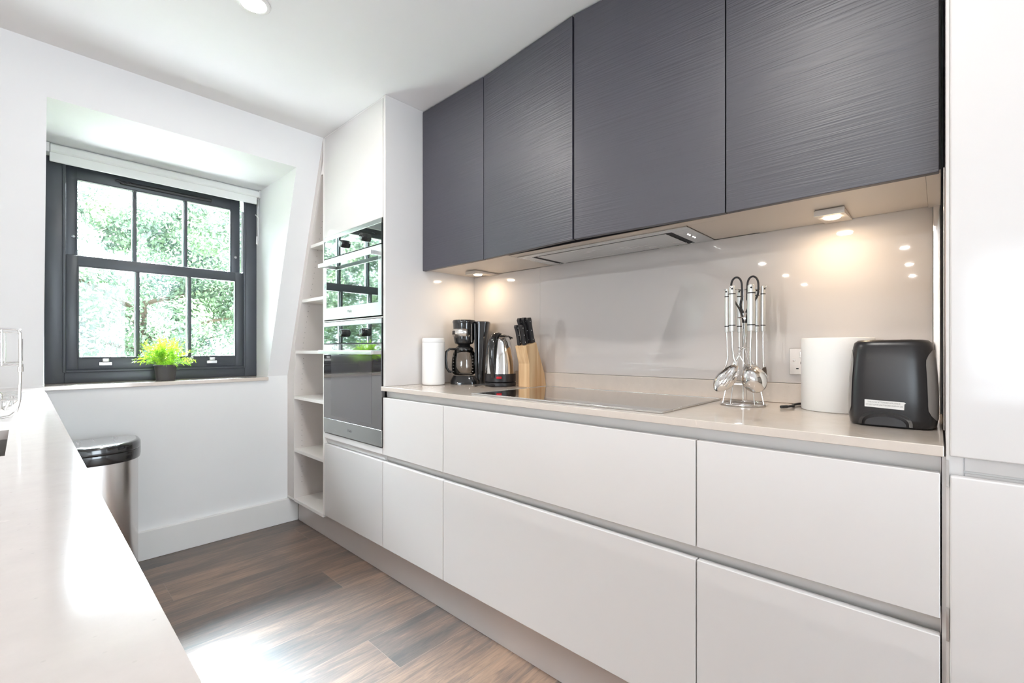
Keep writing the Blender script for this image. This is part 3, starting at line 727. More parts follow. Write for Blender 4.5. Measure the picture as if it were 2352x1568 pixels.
sk = thing('sink', 'undermounted steel sink in the left foreground worktop', 'sink', (-.24, 1.295, .68))
b = WB(); t_ = .004
b.box(sx0-.01, sx1+.008, sy0-.008, sy1+.008, .70, .704)
b.box(sx0-.012, sx0-.004, sy0-.008, sy1+.008, .704, .8935); b.box(sx1+.002, sx1+.008, sy0-.008, sy1+.008, .704, .8935)
b.box(sx0-.01, sx1+.008, sy0-.010, sy0-.003, .704, .8935); b.box(sx0-.01, sx1+.008, sy1+.003, sy1+.010, .704, .8935)
b.build('bowl', 'sink', sk)
b = WB(); b.lathe([(.0001, .0), (.040, 0), (.043, .002), (.040, .004), (.0001, .003)], c=(-.24, 1.295, .7045), n=32); b.build('drain', 'chrome', sk)

# chrome dish rack
dr = thing('dish_rack', 'chrome wire dish rack on the worktop behind the sink', 'dish rack', (-.25, 1.80, ZT))
def rackend(y):
    b = WB(); w = []
    for (x, z) in ((-.46, .004), (-.045, .004), (-.022, .008), (-.010, .020), (-.006, .045), (-.004, .10), (-.0035, .135)): w.append((x, y, ZT+z))
    b.tube(w, .0032, 10); b.build('foot_frame', 'chrome', dr)
    b = WB(); b.tube([(-.0035, y, ZT+.135), (-.004, y, ZT+.215), (-.010, y, ZT+.224), (-.46, y, ZT+.224)], .0028, 10)
    b.tube([(-.0035, y+.004, ZT+.145), (-.0035, y+.004, ZT+.20)], .0042, 10)
    b.tube([(-.46, y, ZT+.137), (-.0005, y, ZT+.137)], .0018, 8); b.tube([(-.46, y, ZT+.134), (-.002, y, ZT+.134)], .0014, 8)
    for x in (-.035, -.12, -.20): b.tube([(x, y, ZT+.134), (x, y, ZT+.224)], .0018, 8)
    b.build('upper_frame', 'chrome', dr)
    b = WB(); b.tube([(-.0035, y, ZT+.118), (-.0035, y, ZT+.130)], .0055, 10); b.build('joint', 'chrome', dr)
rackend(1.685); rackend(1.99)
b = WB()
for z in (.134, .0465, .224):
    for x in (-.0038, -.16, -.30): b.tube([(x, 1.685, ZT+z), (x, 1.99, ZT+z)], .0018, 8)
for i in range(10): b.tube([(-.46, 1.70+i*.031, ZT+.05), (-.004, 1.70+i*.031, ZT+.05)], .0015, 8)
b.tube([(-.46, 1.688, ZT+.048), (-.006, 1.688, ZT+.048)], .0018, 8)
b.build('wire_tray', 'chrome', dr)
b = WB(); b.tube([(-.10, 1.70, ZT+.070), (-.042, 1.70, ZT+.070), (-.037, 1.70, ZT+.062), (-.037, 1.70, ZT+.030), (-.030, 1.70, ZT+.022), (-.022, 1.70, ZT+.046)], .0030, 8)
b.tube([(-.10, 1.72, ZT+.038), (-.03, 1.72, ZT+.042), (-.018, 1.72, ZT+.034), (-.018, 1.72, ZT+.055)], .0026, 8); b.build('cutlery_hook', 'chrome', dr)

# ------------------------------------------------------------ pedal bin
bn = thing('trash_can', 'half-round steel bin with black rim lid, under the window', 'bin', (.222, 2.952, 0))
def dshape(hw, dep, rb, n=30, cx=0., y0=0.):
    """flat back along y0, semi-elliptic front towards -y, small back corner radius"""
    p = []
    for i in range(n+1):
        a = PI*i/n; ca, sa = math.cos(a), math.sin(a)
        e = 2/2.5
        p.append((cx+hw*math.copysign(abs(ca)**e, ca), y0-rb-(dep-rb)*abs(sa)**e))
    for i in range(1, 6):
        a = PI/2*i/6; p.append((cx-hw+rb*(1-math.cos(a)), y0-rb+rb*math.sin(a)))
    p.append((cx-hw+rb, y0)); p.append((cx+hw-rb, y0))
    for i in range(5, 0, -1):
        a = PI/2*i/6; p.append((cx+hw-rb*(1-math.cos(a)), y0-rb+rb*math.sin(a)))
    return p
def stack(levels):
    return [[(x, y, z) for x, y in dshape(hw, dep, rb, y0=yo)] for hw, dep, rb, z, yo in levels]
b = MB(); b.loft(stack([(.166, .262, .025, .030, -.004), (.166, .262, .025, .575, -.004)])); b.build('body', 'binsteel', bn)
b = MB(); b.loft(stack([(.170, .268, .028, .001, -.002), (.170, .268, .028, .029, -.002)])); b.build('base', 'matblack', bn)
b = MB(); b.loft(stack([(.174, .274, .03, .576, 0), (.176, .278, .03, .590, 0), (.176, .278, .03, .618, 0), (.174, .275, .03, .621, 0)])); b.build('collar', 'black', bn)
b = MB(); b.loft(stack([(.174, .276, .03, .6215, 0), (.176, .278, .03, .627, 0), (.175, .276, .03, .645, 0), (.168, .268, .03, .655, -.004), (.160, .258, .03, .658, -.008)])); lid = b.build('lid', 'black', bn)
b = MB(); b.loft(stack([(.158, .250, .025, .6582, -.012), (.156, .247, .025, .6600, -.013)])); b.build('lid_plate', 'steel', lid)
b = MB(); b.box(-.04, .04, -.30, -.25, .010, .024, .004); b.build('pedal', 'matblack', bn)

# ------------------------------------------------------------ potted plant on the sill
pp = thing('potted_plant', 'small bright green artificial plant in dark pot on window sill', 'plant', (.535, 3.098, .915))
b = MB(); b.lathe([(.0001, .0), (.040, .0), (.042, .002), (.050, .078), (.0535, .079), (.0540, .086), (.0515, .087), (.049, .080), (.0001, .078)], n=40); b.build('pot', 'pot', pp)
b = MB(); b.lathe([(.0001, .080), (.048, .0795)], n=24, cap=False); b.build('soil', 'soil', pp)
bm = bmesh.new(); rnd = random.Random(11)
def leaf(bm, p, d, L, w, droop=.25):
    d = d.normalized(); s_ = d.cross(Vector((0, 0, 1)))
    s_ = (s_ if s_.length > .05 else Vector((1, 0, 0))).normalized()
    s_.rotate(Matrix.Rotation(rnd.uniform(-1.2, 1.2), 3, d))
    q = [p, p+d*L*.5, p+d*L+Vector((0, 0, -L*droop))]
    a = bm.verts.new(q[0]); b1 = bm.verts.new(q[1]+s_*w/2); b2 = bm.verts.new(q[1]-s_*w/2); c = bm.verts.new(q[2])
    bm.faces.new((a, b1, c, b2))
for i in range(150):
    a = rnd.uniform(0, 2*PI); el = rnd.uniform(.75, 1.5) if i > 34 else rnd.uniform(.25, .7)
    L = rnd.uniform(.08, .150)*(1 if el > .7 else .95)
    d0 = Vector((math.cos(a)*math.cos(el), math.sin(a)*math.cos(el), math.sin(el)))
    if d0.y > .35: d0.y *= .35; d0.normalize()
    p = Vector((rnd.uniform(-.034, .034), rnd.uniform(-.034, .034), .082)); n = 11
    for k in range(n):
        dd = (d0+Vector((0, 0, -.75*(k/n)**1.5*math.cos(el)))).normalized()
        p2 = p+dd*L/n
        sd = dd.orthogonal().normalized()*.0007
        bm.faces.new([bm.verts.new(p-sd), bm.verts.new(p2-sd), bm.verts.new(p2+sd), bm.verts.new(p+sd)])
        if k > 2:
            for j in range(2):
                ld = (dd*1.1+Vector((rnd.uniform(-1, 1), rnd.uniform(-1, 1), rnd.uniform(-.5, .9)))).normalized()
                leaf(bm, p2, ld, rnd.uniform(.014, .028), rnd.uniform(.0030, .0046))
        p = p2
me = bpy.data.meshes.new('foliage'); bm.to_mesh(me); bm.free(); me.materials.append(M['leaf'])
fo = bpy.data.objects.new('foliage', me); C.objects.link(fo); fo.parent = pp; fo['kind'] = 'stuff'

# ------------------------------------------------------------ ceiling downlights
dl = thing('ceiling_light', 'round recessed downlight in ceiling above the kitchen aisle', 'ceiling light', (.535, 1.700, ZC), group='recessed ceiling downlights')
b = MB(); b.lathe([(.039, -.001), (.040, -.005), (.048, -.006), (.052, -.003), (.052, -.0003)], n=36, cap=False); b.build('bezel', 'white', dl, solid=.001)
b = MB(); b.lathe([(.0001, -.0015), (.0385, -.0015), (.0385, -.0005)], n=36); b.build('lamp_lens', 'lampcool', dl)
dup(dl, (.545, .30, ZC), label='added unseen downlight above the near end of the kitchen aisle')  # extra lamp out of view, added to brighten aisle and wall cabinets
LP = [(.535, 1.700), (.545, .30)]
for n_, (x, y) in enumerate(((-3.58, 1.78), (-4.95, 1.79), (-6.38, 1.80), (-3.6, .29), (-5.03, .30), (-6.4, .31))):
    dup(dl, (x, y, ZC), label='downlight reflected in the splashback, %s of three %s' % (('topmost', 'middle one', 'lowest')[n_ % 3], ('above the utensil stand' if n_ < 3 else 'above the toaster'))); LP.append((x, y))
for x, y in LP:
    lamp('ceiling_light_beam', 'AREA', (x, y, ZC-.004), 4.0 if y > 1 and x > 0 else 3.3 if x > 0 else 11.0, (1, .96, .91), shape='DISK', size=.076)

# ------------------------------------------------------------ things on the worktop
Z = ZT+.0006
cn = thing('canister', 'narrow plain white canister beside the coffee maker', 'canister', (1.366, 1.799, Z))
b = MB(); b.lathe([(.0001, 0), (.050, 0), (.0535, .004), (.0545, .012), (.0545, .203), (.053, .205)], n=56); b.build('body', 'white', cn)
b = MB(); b.lathe([(.0530, .2055), (.0545, .2075), (.0545, .221), (.052, .2255), (.0001, .2265)], n=56); b.build('lid', 'white', cn)

# coffee maker, built facing left as seen from the room
cm = thing('coffee_maker', 'black filter coffee maker with glass jug in the worktop corner', 'coffee maker', (1.5375, 1.7234, Z), rz=-YAW)
def superell(cx, cy, hx, hy, z, e=.55, n=48):
    return [(cx+hx*math.copysign(abs(math.cos(2*PI*i/n))**e, math.cos(2*PI*i/n)), cy+hy*math.copysign(abs(math.sin(2*PI*i/n))**e, math.sin(2*PI*i/n)), z) for i in range(n)]
b = MB()
b.loft([superell(.050, .038, .027, .068, .0, .6), superell(.051, .038, .028, .070, .10, .6), superell(.055, .038, .034, .072, .22, .6), superell(.059, .038, .040, .074, .300, .6)])
b.build('water_tank', 'black', cm)
b = MB(); b.loft([superell(.059, .038, .041, .075, .3005, .6), superell(.059, .038, .041, .075, .308, .6), superell(.058, .038, .036, .068, .3120, .6)]); b.build('tank_lid', 'black', cm)
b = MB(); b.lathe([(.0001, .1895), (.030, .1895), (.033, .196), (.044, .199), (.048, .206), (.0515, .225), (.0555, .300)], c=(-.030, -.012, 0), n=48); b.build('filter_basket', 'black', cm)
b = MB(); b.lathe([(.0562, .3005), (.0575, .304), (.0575, .312), (.054, .3165), (.0001, .3175)], c=(-.030, -.012, 0), n=48); b.build('basket_lid', 'black', cm)
def arc_band(cx, cy, r, a0, a1, z0, z1, n=18):
    return [[(cx+r*math.cos(a0+(a1-a0)*i/n), cy+r*math.sin(a0+(a1-a0)*i/n), z) for i in range(n+1)] for z in (z0, z1)]
b = MB(); b.loft(arc_band(-.030, -.012, .0555, math.radians(170), math.radians(292), .235, .272), cap=False, closed=False); b.build('display_band', 'steel', cm, solid=.003)
b = MB(); b.loft(arc_band(-.030, -.012, .0578, math.radians(176), math.radians(222), .244, .263), cap=False, closed=False); b.build('display', 'matblack', cm, solid=.002)
b = MB()
b.loft([superell(-.024, -.005, .074, .068, .0, .7), superell(-.024, -.005, .074, .068, .016, .7), superell(-.024, -.003, .060, .058, .042, .7)]); b.build('base', 'black', cm)
b = MB(); b.box(-.010, .010, -.003, .003, -.010, .012, .002, mtx=Matrix.Translation((-.078, -.046, .022))@Matrix.Rotation(-.65, 4, 'Z')@Matrix.Rotation(-.4, 4, 'X')); b.build('switch', 'steel', cm)
b = MB(); b.prism([(.028, .0), (.042, .0), (.032, .298), (.022, .298)], 'y', -.046, -.032, .002); b.build('front_pillar', 'black', cm)
b = MB(); b.tube([(.012, -.0530, .205), (.012, -.0545, .296)], .0016, 6); b.build('level_gauge', 'steel', cm)
jg = (-.030, -.014)
b = MB(); b.lathe([(.048, .046), (.058, .054), (.061, .085), (.060, .120), (.053, .150), (.047, .166)], c=(*jg, 0), n=44, cap=False); j = b.build('glass_jug', 'jug', cm, solid=.002)
b = MB(); b.lathe([(.0001, .0445), (.040, .0445), (.043, .047)], c=(*jg, 0), n=36, cap=False); b.build('jug_base', 'chrome', j)
b = MB(); b.lathe([(.045, .160), (.047, .163), (.047, .176), (.040, .182), (.030, .190), (.0001, .190)], c=(*jg, 0), n=36); b.build('jug_lid', 'black', j)
b = MB(); b.tube([(-.070, -.032, .172), (-.098, -.044, .173), (-.113, -.050, .160), (-.116, -.052, .120), (-.112, -.050, .080), (-.101, -.046, .062), (-.090, -.041, .060)], [.007, .009, .009, .009, .009, .008, .006], 12, ry=[.006]*7); b.build('jug_handle', 'black', j)
for a0 in (215, 315):
    b = MB()
    for k in range(6):
        z = .062+k*.015; b.loft(arc_band(*jg, .0625, math.radians(a0), math.radians(a0+8), z, z+.002, 3), cap=False, closed=False)
    o_ = b.build('level_marks', 'rivet', j, solid=.0008); o_['kind'] = 'stuff'

# kettle
kt = thing('kettle', 'cordless steel kettle with black handle beside the knife block', 'kettle', (1.5407, 1.515, Z), rz=-YAW)
b = MB(); b.lathe([(.0001, .001), (.073, .001), (.074, .003), (.074, .015), (.071, .018), (.0001, .018)], n=48); b.build('power_base', 'matblack', kt)
b = MB(); b.lathe([(.0001, .0195), (.070, .0195), (.0735, .022), (.0735, .056), (.071, .058)], n=48); b.build('foot', 'matblack', kt)
pf = [(.0722, .0585), (.0718, .075), (.0705, .105), (.0675, .140), (.0625, .175), (.0565, .205), (.051, .222), (.040, .232)]
b = MB(); b.lathe(pf, n=64, cap=False); b.build('body', 'chrome', kt)
b = MB(); b.lathe([(.045, .226), (.046, .2295), (.040, .237), (.018, .243), (.0001, .245)], n=40); b.build('lid', 'black', kt)
b = MB(); b.prism([(.030, .224), (.058, .222), (.060, .226), (.030, .240)], 'y', -.016, .016, .003); b.build('spout', 'matblack', kt)
hd = math.radians(245); hx, hy = math.cos(hd), math.sin(hd)
hp = [(.005, .243), (.035, .244), (.062, .234), (.082, .205), (.090, .165), (.089, .120), (.084, .085), (.078, .055), (.074, .040)]
b = MB(); b.tube([(hx*r, hy*r, z) for r, z in hp], [.012, .015, .016, .015, .014, .013, .012, .010, .008], 14, ry=[.006, .009, .010, .010, .009, .009, .008, .007, .006]); b.build('handle', 'black', kt)
b = MB(); b.box(-.014, .010, -.0785, -.071, .036, .047, .002, mtx=Matrix.Rotation(-.02, 4, 'Z')); b.build('switch', 'red', kt)
b = MB(); b.tube([(-.02, -.066, .006), (-.045, -.080, .009), (-.075, -.082, .012), (-.10, -.070, .008), (-.115, -.060, .004), (-.11, -.040, .0035)], .0034, 8); b.build('cord', 'matblack', kt)

# knife block
kb = thing('knife_block', 'pale wooden knife block holding black knives, beside the hob', 'knife block', (1.61, 1.378, Z))
prof_k = [(1.554, Z), (1.554, 1.021), (1.531, 1.1015), (1.602, 1.1185), (1.6605, .978), (1.6745, Z)]
b = WB(); b.prism(prof_k, 'y', 1.345, 1.411, .0015); b.build('block', 'pine', kb)
kdir = Vector((-.245, 0, .97)).normalized()
def knife(x, y, z, L, w, th, label):
    t = thing('kitchen_knife', label, 'knife', (x, y, z), group='knives in the wooden block')
    ang = math.atan2(kdir.x, kdir.z); R = Matrix.Rotation(ang, 4, 'Y')
    b = MB()
    pts = [(-w/2*.9, 0), (w/2, 0), (w/2*.98, .012), (w/2*.82, .022), (w/2*.82, L*.75), (w/2, L*.9), (w/2*.85, L), (-w/2*.6, L+.003), (-w/2*1.25, L-.006), (-w/2*1.1, L*.84), (-w/2*.72, L*.7), (-w/2*.72, .024), (-w/2*.95, .012)]
    b.prism(pts, 'y', -th/2, th/2, .0018, mtx=R); h = b.build('handle', 'matblack', t)
    b = MB(); b.box(-.008, .008, -.0009, .0009, -.070, .0, 0, mtx=R); b.build('blade', 'chrome', t)
    for f in (.14, .5, .86):
        b = MB(); b.lathe([(.0001, 0), (.0022, 0), (.0022, .0008)], n=10, mtx=R@Matrix.Translation((0, -th/2, L*f))@Matrix.Rotation(PI/2, 4, 'X')); b.build('rivet', 'rivet', h)
    return t
s3 = lambda x: 1.1015+(x-1.531)*.239
for x, y, L, w, lab in ((1.589, 1.357, .115, .025, 'large black-handled knife at the right front of the block'),
                        (1.578, 1.374, .118, .022, 'black-handled knife in the middle of the three tall ones'),
                        (1.568, 1.391, .118, .022, 'black-handled knife at the left of the three tall ones'),
                        (1.545, 1.366, .090, .015, 'short black-handled knife on the near lower side of the block'),
                        (1.541, 1.393, .092, .015, 'short black-handled knife, leftmost in the block')):
    knife(x, y, s3(x)+.001, L, w, .0150, lab)

# toaster
to = thing('toaster', 'black toaster with grey side panels and a white sticker', 'toaster', (1.405, .0765, Z))
def tring(z, hx, hy, e=.42, n=72, x0=1.405, y0=.0765):
    return superell(x0, y0, hx, hy, z, e, n)
lv = [(.0, .088, .072), (.004, .092, .077), (.020, .094, .079), (.060, .095, .0795), (.110, .093, .0775), (.150, .090, .0745), (.178, .087, .0715), (.188, .084, .069), (.1935, .078, .063), (.195, .070, .055)]
b = WB(); b.loft([tring(Z+z, hx, hy) for z, hx, hy in lv]); b.build('shell', 'toaster', to)
def lvl(z):
    for (a, b1, c), (d, e_, f) in zip(lv, lv[1:]):
        if a <= z <= d: k = (z-a)/(d-a); return b1+(e_-b1)*k, c+(f-c)*k
for sgn in (1, -1):
    b = WB(); rr = []
    for k in range(15):
        z = .020+.152*k/14; hx, hy = lvl(z); q = min(1, min(k, 14-k)/2.2); sp_ = math.radians((20 if sgn > 0 else 26)+(24 if sgn > 0 else 30)*math.sqrt(q))
        ring = []
        for i in range(25):
            a = sgn*PI/2+sp_*(-1+2*i/24); e = .42
            ring.append((1.405+(hx+.0008)*math.copysign(abs(math.cos(a))**e, math.cos(a)), .0765+(hy+.0010)*math.copysign(abs(math.sin(a))**e, math.sin(a)), Z+z))
        rr.append(ring)
    b.loft(rr, cap=False, closed=False); b.build('side_panel', 'greyp', to)
b = WB(); outer_, inner_ = [], []
for i in range(25):
    a = PI*i/24; outer_.append((.0845+.047*math.cos(a), Z+.004+.032*math.sin(a)**.7)); inner_.append((.0845+.041*math.cos(a), Z+.004+.026*math.sin(a)**.7))
b.prism(outer_+inner_[::-1], 'x', 1.3085, 1.315); b.build('arch_trim', 'black', to)
b = WB(); b.prism([(.0845+.036*math.cos(PI*i/24), Z+.004+.020*math.sin(PI*i/24)**.8) for i in range(25)], 'x', 1.3090, 1.315); b.build('crumb_tray', 'toaster', to)
b = WB(); b.prism([(.1205, .9585), (.052, .9555), (.0515, .9685), (.049, .9700), (.0520, .9725), (.1205, .9745)], 'x', 1.3098, 1.3104); lb = b.build('sticker', 'label', to)
text('warning_lettering', 'THIS IS AN ATTENDED APPLIANCE', .0046, (1.3096, .0868, .9690), (PI/2, math.radians(1.2), -PI/2), 'greyink', lb, .0001, sx=.80)
text('warning_lettering', 'DO NOT LEAVE UNATTENDED WHEN IN USE', .0046, (1.3096, .0862, .9630), (PI/2, math.radians(1.2), -PI/2), 'greyink', lb, .0001, sx=.68)
b = WB()
for yy in (.050, .100): b.box(1.35, 1.46, yy-.010, yy+.010, Z+.1948, Z+.1955)
b.build('slots', 'void', to)
b = WB(); b.lathe([(.0001, 0), (.006, 0), (.0075, .0015), (.0001, .0022)], n=16, mtx=Matrix.Translation((1.39, -.0030, Z+.078))@Matrix.Rotation(PI/2, 4, 'X')@Matrix.Translation((0, 0, -.004))); b.build('knob', 'matblack', to)

to.location.y += .0035
# large white roll behind the toaster
pr = thing('paper_roll', 'large plain white roll standing between toaster and wall socket', 'roll', (1.588, .2135, Z))
b = MB(); b.lathe([(.022, .0), (.0845, .0), (.0865, .002), (.0865, .203), (.0845, .205), (.022, .205), (.022, .0)], n=72, cap=False); b.build('roll', 'paper', pr)
b = MB(); b.lathe([(.0205, .001), (.0215, .001), (.0215, .204), (.0205, .204), (.0205, .001)], n=32, cap=False); b.build('core', 'soffit', pr)

# wall socket
so = thing('wall_socket', 'brushed steel double socket on the splashback behind the white roll', 'socket', (XS, .279, 1.048))
b = WB(); b.box(XS-.0065, XS-.0005, .206, .352, 1.007, 1.090, .0012); b.build('plate', 'outlet', so)
for yc in (.317, .242):
    b = WB(); b.box(XS-.0105, XS-.0066, yc-.006, yc+.006, 1.060, 1.080, .001); b.build('switch', 'steel', so)
    b = WB(); b.box(XS-.0075, XS-.0066, yc-.004, yc+.004, 1.040, 1.048); b.box(XS-.0075, XS-.0066, yc-.016, yc-.009, 1.024, 1.028); b.box(XS-.0075, XS-.0066, yc+.009, yc+.016, 1.024, 1.028); b.build('pin_holes', 'void', so)
    b = WB(); b.lathe([(.0001, 0), (.004, 0), (.003, .001)], n=14, mtx=Matrix.Translation((XS-.0066, yc+.022, 1.052))@Matrix.Rotation(-PI/2, 4, 'Y')); b.build('screw', 'chrome', so)
cb = WB(); cb.tube([(1.52, .335, Z+.004), (1.56, .315, Z+.005), (1.60, .325, Z+.004), (1.64, .318, Z+.004), (1.664, .30, Z+.005)], .0035, 8)
cb.tube([(1.515, .338, Z+.0045), (1.535, .327, Z+.0045)], .0044, 8)
tag(cb.build('power_cord', 'matblack'), 'end of a black power cord lying beside the white roll', 'cord')

# ------------------------------------------------------------ utensil stand and what hangs on it
UX, UY = 1.5387, .4477
URZ = math.atan2(UY, UX)-PI/2   # turned to the room
rk = thing('utensil_stand', 'round chrome wire utensil stand on the worktop', 'utensil stand', (UX, UY, Z), rz=URZ)
def circ(r, z, n=40, cx=0, cy=0): return [(cx+r*math.cos(2*PI*i/n), cy+r*math.sin(2*PI*i/n), z) for i in range(n)]
b = MB(); b.tube(circ(.0635, .003), .0030, 8, closed=True); b.tube(circ(.058, .007), .0016, 8, closed=True); b.build('base_ring', 'chrome', rk)
b = MB()
for a in (200, 235, 300, 335, 80):
    a = math.radians(a); b.tube([(.0615*math.cos(a), .0615*math.sin(a), .004), (.050*math.cos(a), .050*math.sin(a), .060), (.030*math.cos(a), .030*math.sin(a), .130), (.006*math.cos(a), .006*math.sin(a), .178)], .0014, 7)
b.build('legs', 'chrome', rk)
b = MB(); b.tube([(0, 0, .004), (0, 0, .362)], .0017, 8); b.build('centre_rod', 'chrome', rk)
b = MB(); b.tube(circ(.016, .178, 24), .0013, 7, closed=True); b.build('small_ring', 'chrome', rk)
b = MB(); b.tube(circ(.016, .272, 24), .0013, 7, closed=True); b.build('small_ring', 'chrome', rk)
hooks = {'spoon': 150, 'slotted': 236, 'ladle': 293, 'turner': 356, 'masher': 104, 'fork': 40}
b = MB()
for n_, a in hooks.items():
    a = math.radians(a); c_, s_ = math.cos(a), math.sin(a)
    b.tube([(0, 0, .358), (.048*c_, .048*s_, .358), (.058*c_, .058*s_, .357), (.062*c_, .062*s_, .364)], .0016, 7); b.ball((.062*c_, .062*s_, .365), .0028, u=10, v=8)
b.build('hook_arms', 'chrome', rk)
def utensil(name, label, cat, a, r=.0545, twist=0., hr=.0082, tilt=0.):
    a = math.radians(a); px, py = r*math.cos(a), r*math.sin(a)
    cy_, sy_ = math.cos(URZ), math.sin(URZ)
    t = thing(name, label, cat, (UX+px*cy_-py*sy_, UY+px*sy_+py*cy_, Z+.358), rz=URZ+twist, group='steel utensils on the stand')
    # local origin at the hook; tool hangs down -z, faces -y
    b = MB(); b.lathe([(.0001, .010), (hr*.8, .009), (hr*.92, .006), (hr*.92, -.012), (hr, -.013), (hr*1.04, -.060), (hr, -.108), (hr, -.128), (hr*.8, -.131), (.0001, -.131)], n=24, sy=.8); b.build('handle', 'handle_steel', t)
    b = MB(); b.lathe([(hr*1.06, -.014), (hr*1.14, -.0145), (hr*1.14, -.0165), (hr*1.06, -.017)], n=24, cap=False, sy=.8); b.lathe([(hr*1.03, -.110), (hr*1.12, -.1105), (hr*1.12, -.1125), (hr*1.03, -.113)], n=24, cap=False, sy=.8); b.build('black_ring', 'matblack', t)
    b = MB(); b.lathe([(.0001, 0), (.0028, 0), (.0028, .0006)], n=12, mtx=Matrix.Translation((0, -hr*.80, .0))@Matrix.Rotation(PI/2, 4, 'X')); b.build('hanging_hole', 'void', t)
    return t
def bowl(hw, hl, dep, n=14, m_=28, slots=False, R=None):
    """shallow oval bowl, opening towards +y (we see the back), centre at origin, long axis z"""
    bm = bmesh.new(); g = {}
    for i in range(n+1):
        for j in range(m_):
            rr = i/n; a = 2*PI*j/m_
            x = hw*rr*math.cos(a); z = hl*rr*math.sin(a); y = -dep*(1-rr**2.2)
            if z > 0: x *= 1-.18*(z/hl)
            g[i, j] = bm.verts.new((x, y, z))
    for i in range(n):
        for j in range(m_):
            f = [g[i, j], g[i, (j+1) % m_], g[i+1, (j+1) % m_], g[i+1, j]]
            if slots:
                c = sum((v.co for v in f), Vector())/4
                if abs(c.z) < hl*.55 and abs((c.x/hw*3.2) % 1-.5) < .16 and abs(c.x) < hw*.72: continue
            try: bm.faces.new(f)
            except ValueError: pass
    bmesh.ops.remove_doubles(bm, verts=bm.verts[:], dist=1e-5)
    if R: bm.transform(R)
    return bm
def addbm(mb, t): mb._merge(t); return mb
# serving spoon, furthest left
u = utensil('serving_spoon', 'solid steel serving spoon, leftmost on the utensil stand', 'spoon', 150, hr=.0064, twist=-.35)
b = MB(); b.tube([(0, 0, -.130), (.001, 0, -.175), (.002, .003, -.210), (-.002, .001, -.235), (-.008, -.004, -.255)], [.0022, .0024, .0026, .003, .004], 8); b.build('neck', 'chrome', u)
b = MB(); addbm(b, bowl(.022, .036, .012, R=Matrix.Translation((-.016, -.006, -.288))@Matrix.Rotation(.28, 4, 'Y')@Matrix.Rotation(-.25, 4, 'X'))); b.build('bowl', 'chrome', u, solid=.0012)
u = utensil('slotted_spoon', 'slotted steel spoon at the left front of the utensil stand', 'spoon', 236, hr=.0092)
b = MB(); b.tube([(0, 0, -.130), (.001, 0, -.180), (.005, .004, -.212), (.012, .000, -.228), (.010, -.004, -.245)], [.0030, .0032, .0036, .0045, .005], 8); b.build('neck', 'chrome', u)
b = MB(); addbm(b, bowl(.025, .048, .013, slots=True, n=44, m_=96, R=Matrix.Translation((-.012, -.012, -.272))@Matrix.Rotation(.60, 4, 'Y')@Matrix.Rotation(-.2, 4, 'X'))); b.build('bowl', 'chrome', u, solid=.0012)
u = utensil('ladle', 'round steel ladle hanging at the front of the utensil stand', 'ladle', 293, hr=.0105)
b = MB(); b.tube([(0, 0, -.130), (-.002, 0, -.190), (-.002, .002, -.225), (.000, -.002, -.240)], [.0034, .0036, .0042, .012], 10, ry=[.003, .003, .003, .003]); b.build('neck', 'chrome', u)
b = MB(); addbm(b, bowl(.0350, .0450, .028, n=20, m_=48, R=Matrix.Translation((.006, .004, -.272))@Matrix.Rotation(-.40, 4, 'Y')@Matrix.Rotation(-.20, 4, 'X'))); b.build('bowl', 'chrome', u, solid=.0012)
u = utensil('spatula', 'steel spatula hanging at the right of the utensil stand', 'spatula', 356, hr=.0072, twist=.9)
b = MB(); b.tube([(0, 0, -.130), (.000, 0, -.190), (-.003, -.004, -.222), (-.003, -.006, -.240)], [.0024, .0026, .0028, .004], 8); b.build('neck', 'chrome', u)
b = MB(); b.prism([(-.007, -.238), (.004, -.238), (.022, -.262), (.022, -.322), (-.020, -.322), (-.020, -.262)], 'y', -.0006, .0006, mtx=Matrix.Translation((0, -.006, 0))@Matrix.Translation((0, 0, -.240))@Matrix.Rotation(.42, 4, 'X')@Matrix.Translation((0, 0, .240))); b.build('blade', 'chrome', u)
u = utensil('potato_masher', 'steel potato masher hanging at the back of the utensil stand', 'masher', 104, hr=.0066, r=.046)
b = MB()
b.tube([(0, 0, -.130), (.0, .0, -.205), (-.020, -.004, -.240), (-.022, -.006, -.290)], .0026, 8); b.tube([(0, 0, -.130), (.0, .0, -.205), (.020, -.004, -.240), (.022, -.006, -.290)], .0026, 8); b.build('neck', 'chrome', u)
b = MB(); b.box(-.030, .030, -.030, .024, -.300, -.292, .002); b.build('plate', 'chrome', u)
u = utensil('meat_fork', 'steel serving fork hanging at the back right of the utensil stand', 'fork', 40, hr=.0066, r=.050)
b = MB(); b.tube([(0, 0, -.130), (.0, .0, -.24)], .0024, 8)
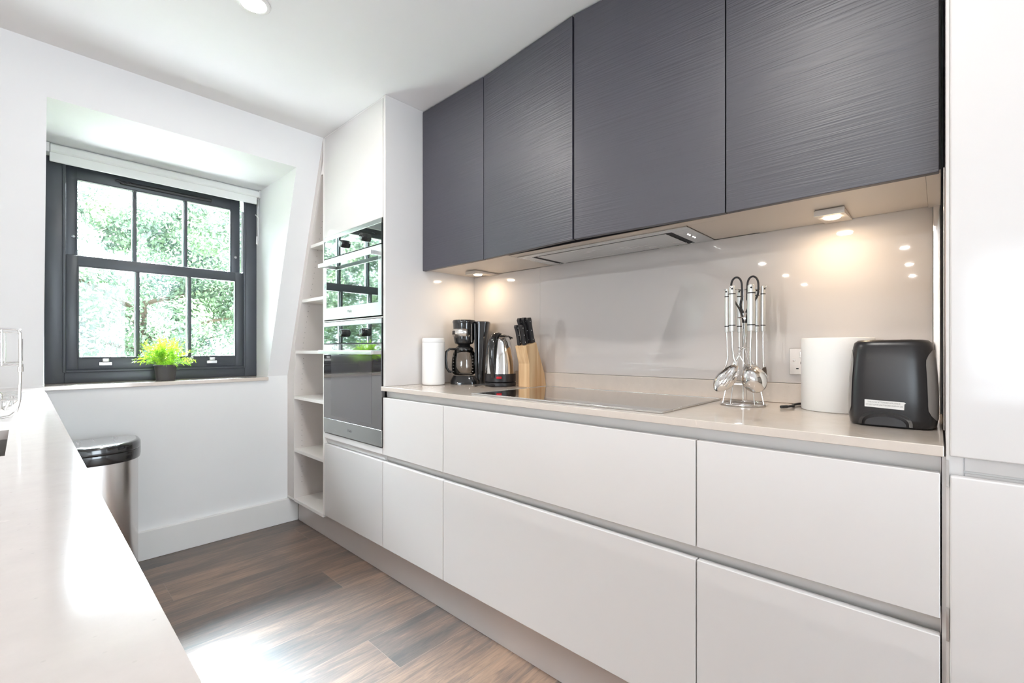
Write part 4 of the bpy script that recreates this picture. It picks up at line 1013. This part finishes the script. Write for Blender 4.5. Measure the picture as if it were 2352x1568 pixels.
for d_ in (-1, 1): b.tube([(0, 0, -.238), (d_*.007, 0, -.250), (d_*.007, -.002, -.300)], [.0022, .002, .0008], 8)
b.build('prongs', 'chrome', u)
# scissors
sc = thing('kitchen_scissors', 'black-handled kitchen scissors hanging loops-up in the utensil stand', 'scissors', (UX, UY, Z+.33), rz=URZ)
R0 = Matrix.Translation((.004, -.010, 0))
def hloop(s_):
    k = [(s_*.007, 0, -.004), (s_*.0075, 0, .030), (s_*.0085, 0, .050), (s_*.014, 0, .063), (s_*.023, 0, .0675), (s_*.032, 0, .062), (s_*.037, 0, .049), (s_*.0375, 0, .028), (s_*.035, 0, .008), (s_*.025, 0, -.012), (s_*.014, 0, -.032), (s_*.007, 0, -.052), (s_*.004, 0, -.075)]
    K = [Vector(q) for q in k]; p = []
    for i in range(len(K)-1):   # Catmull-Rom through the knots
        a_, b_, c_, d_ = K[max(i-1, 0)], K[i], K[i+1], K[min(i+2, len(K)-1)]
        for j in range(4):
            t_ = j/4; p.append(.5*((2*b_)+(c_-a_)*t_+(2*a_-5*b_+4*c_-d_)*t_*t_+(3*b_-a_-3*c_+d_)*t_**3))
    p.append(K[-1])
    return p
for s_ in (-1, 1):
    hp_ = hloop(s_); nh = len(hp_); b = MB(); b.tube(hp_, [.0034+.0036*max(0, (i/nh-.6)/.4) for i in range(nh)], 10, ry=[.003]*nh, mtx=R0); b.tube([(s_*.007, 0, .000), (s_*.010, 0, -.008), (s_*.0115, 0, -.018), (s_*.010, 0, -.030), (s_*.004, 0, -.044)], .0034, 8, mtx=R0); b.build('handle', 'matblack', sc)
    b = MB(); b.prism([(-.005, -.070), (.006, -.070), (.005, -.110), (-.001, -.165), (-.004, -.110)], 'y', s_*.0008-.0006, s_*.0008+.0006, mtx=R0@Matrix.Rotation(s_*.03, 4, 'Y')@Matrix.Rotation(.5, 4, 'Z')); b.build('blade', 'steel', sc)
b = MB(); b.lathe([(.0001, 0), (.004, 0), (.003, .002), (.0001, .0022)], n=14, mtx=R0@Matrix.Translation((0, -.006, -.062))@Matrix.Rotation(PI/2, 4, 'X')); b.build('pivot', 'rivet', sc)
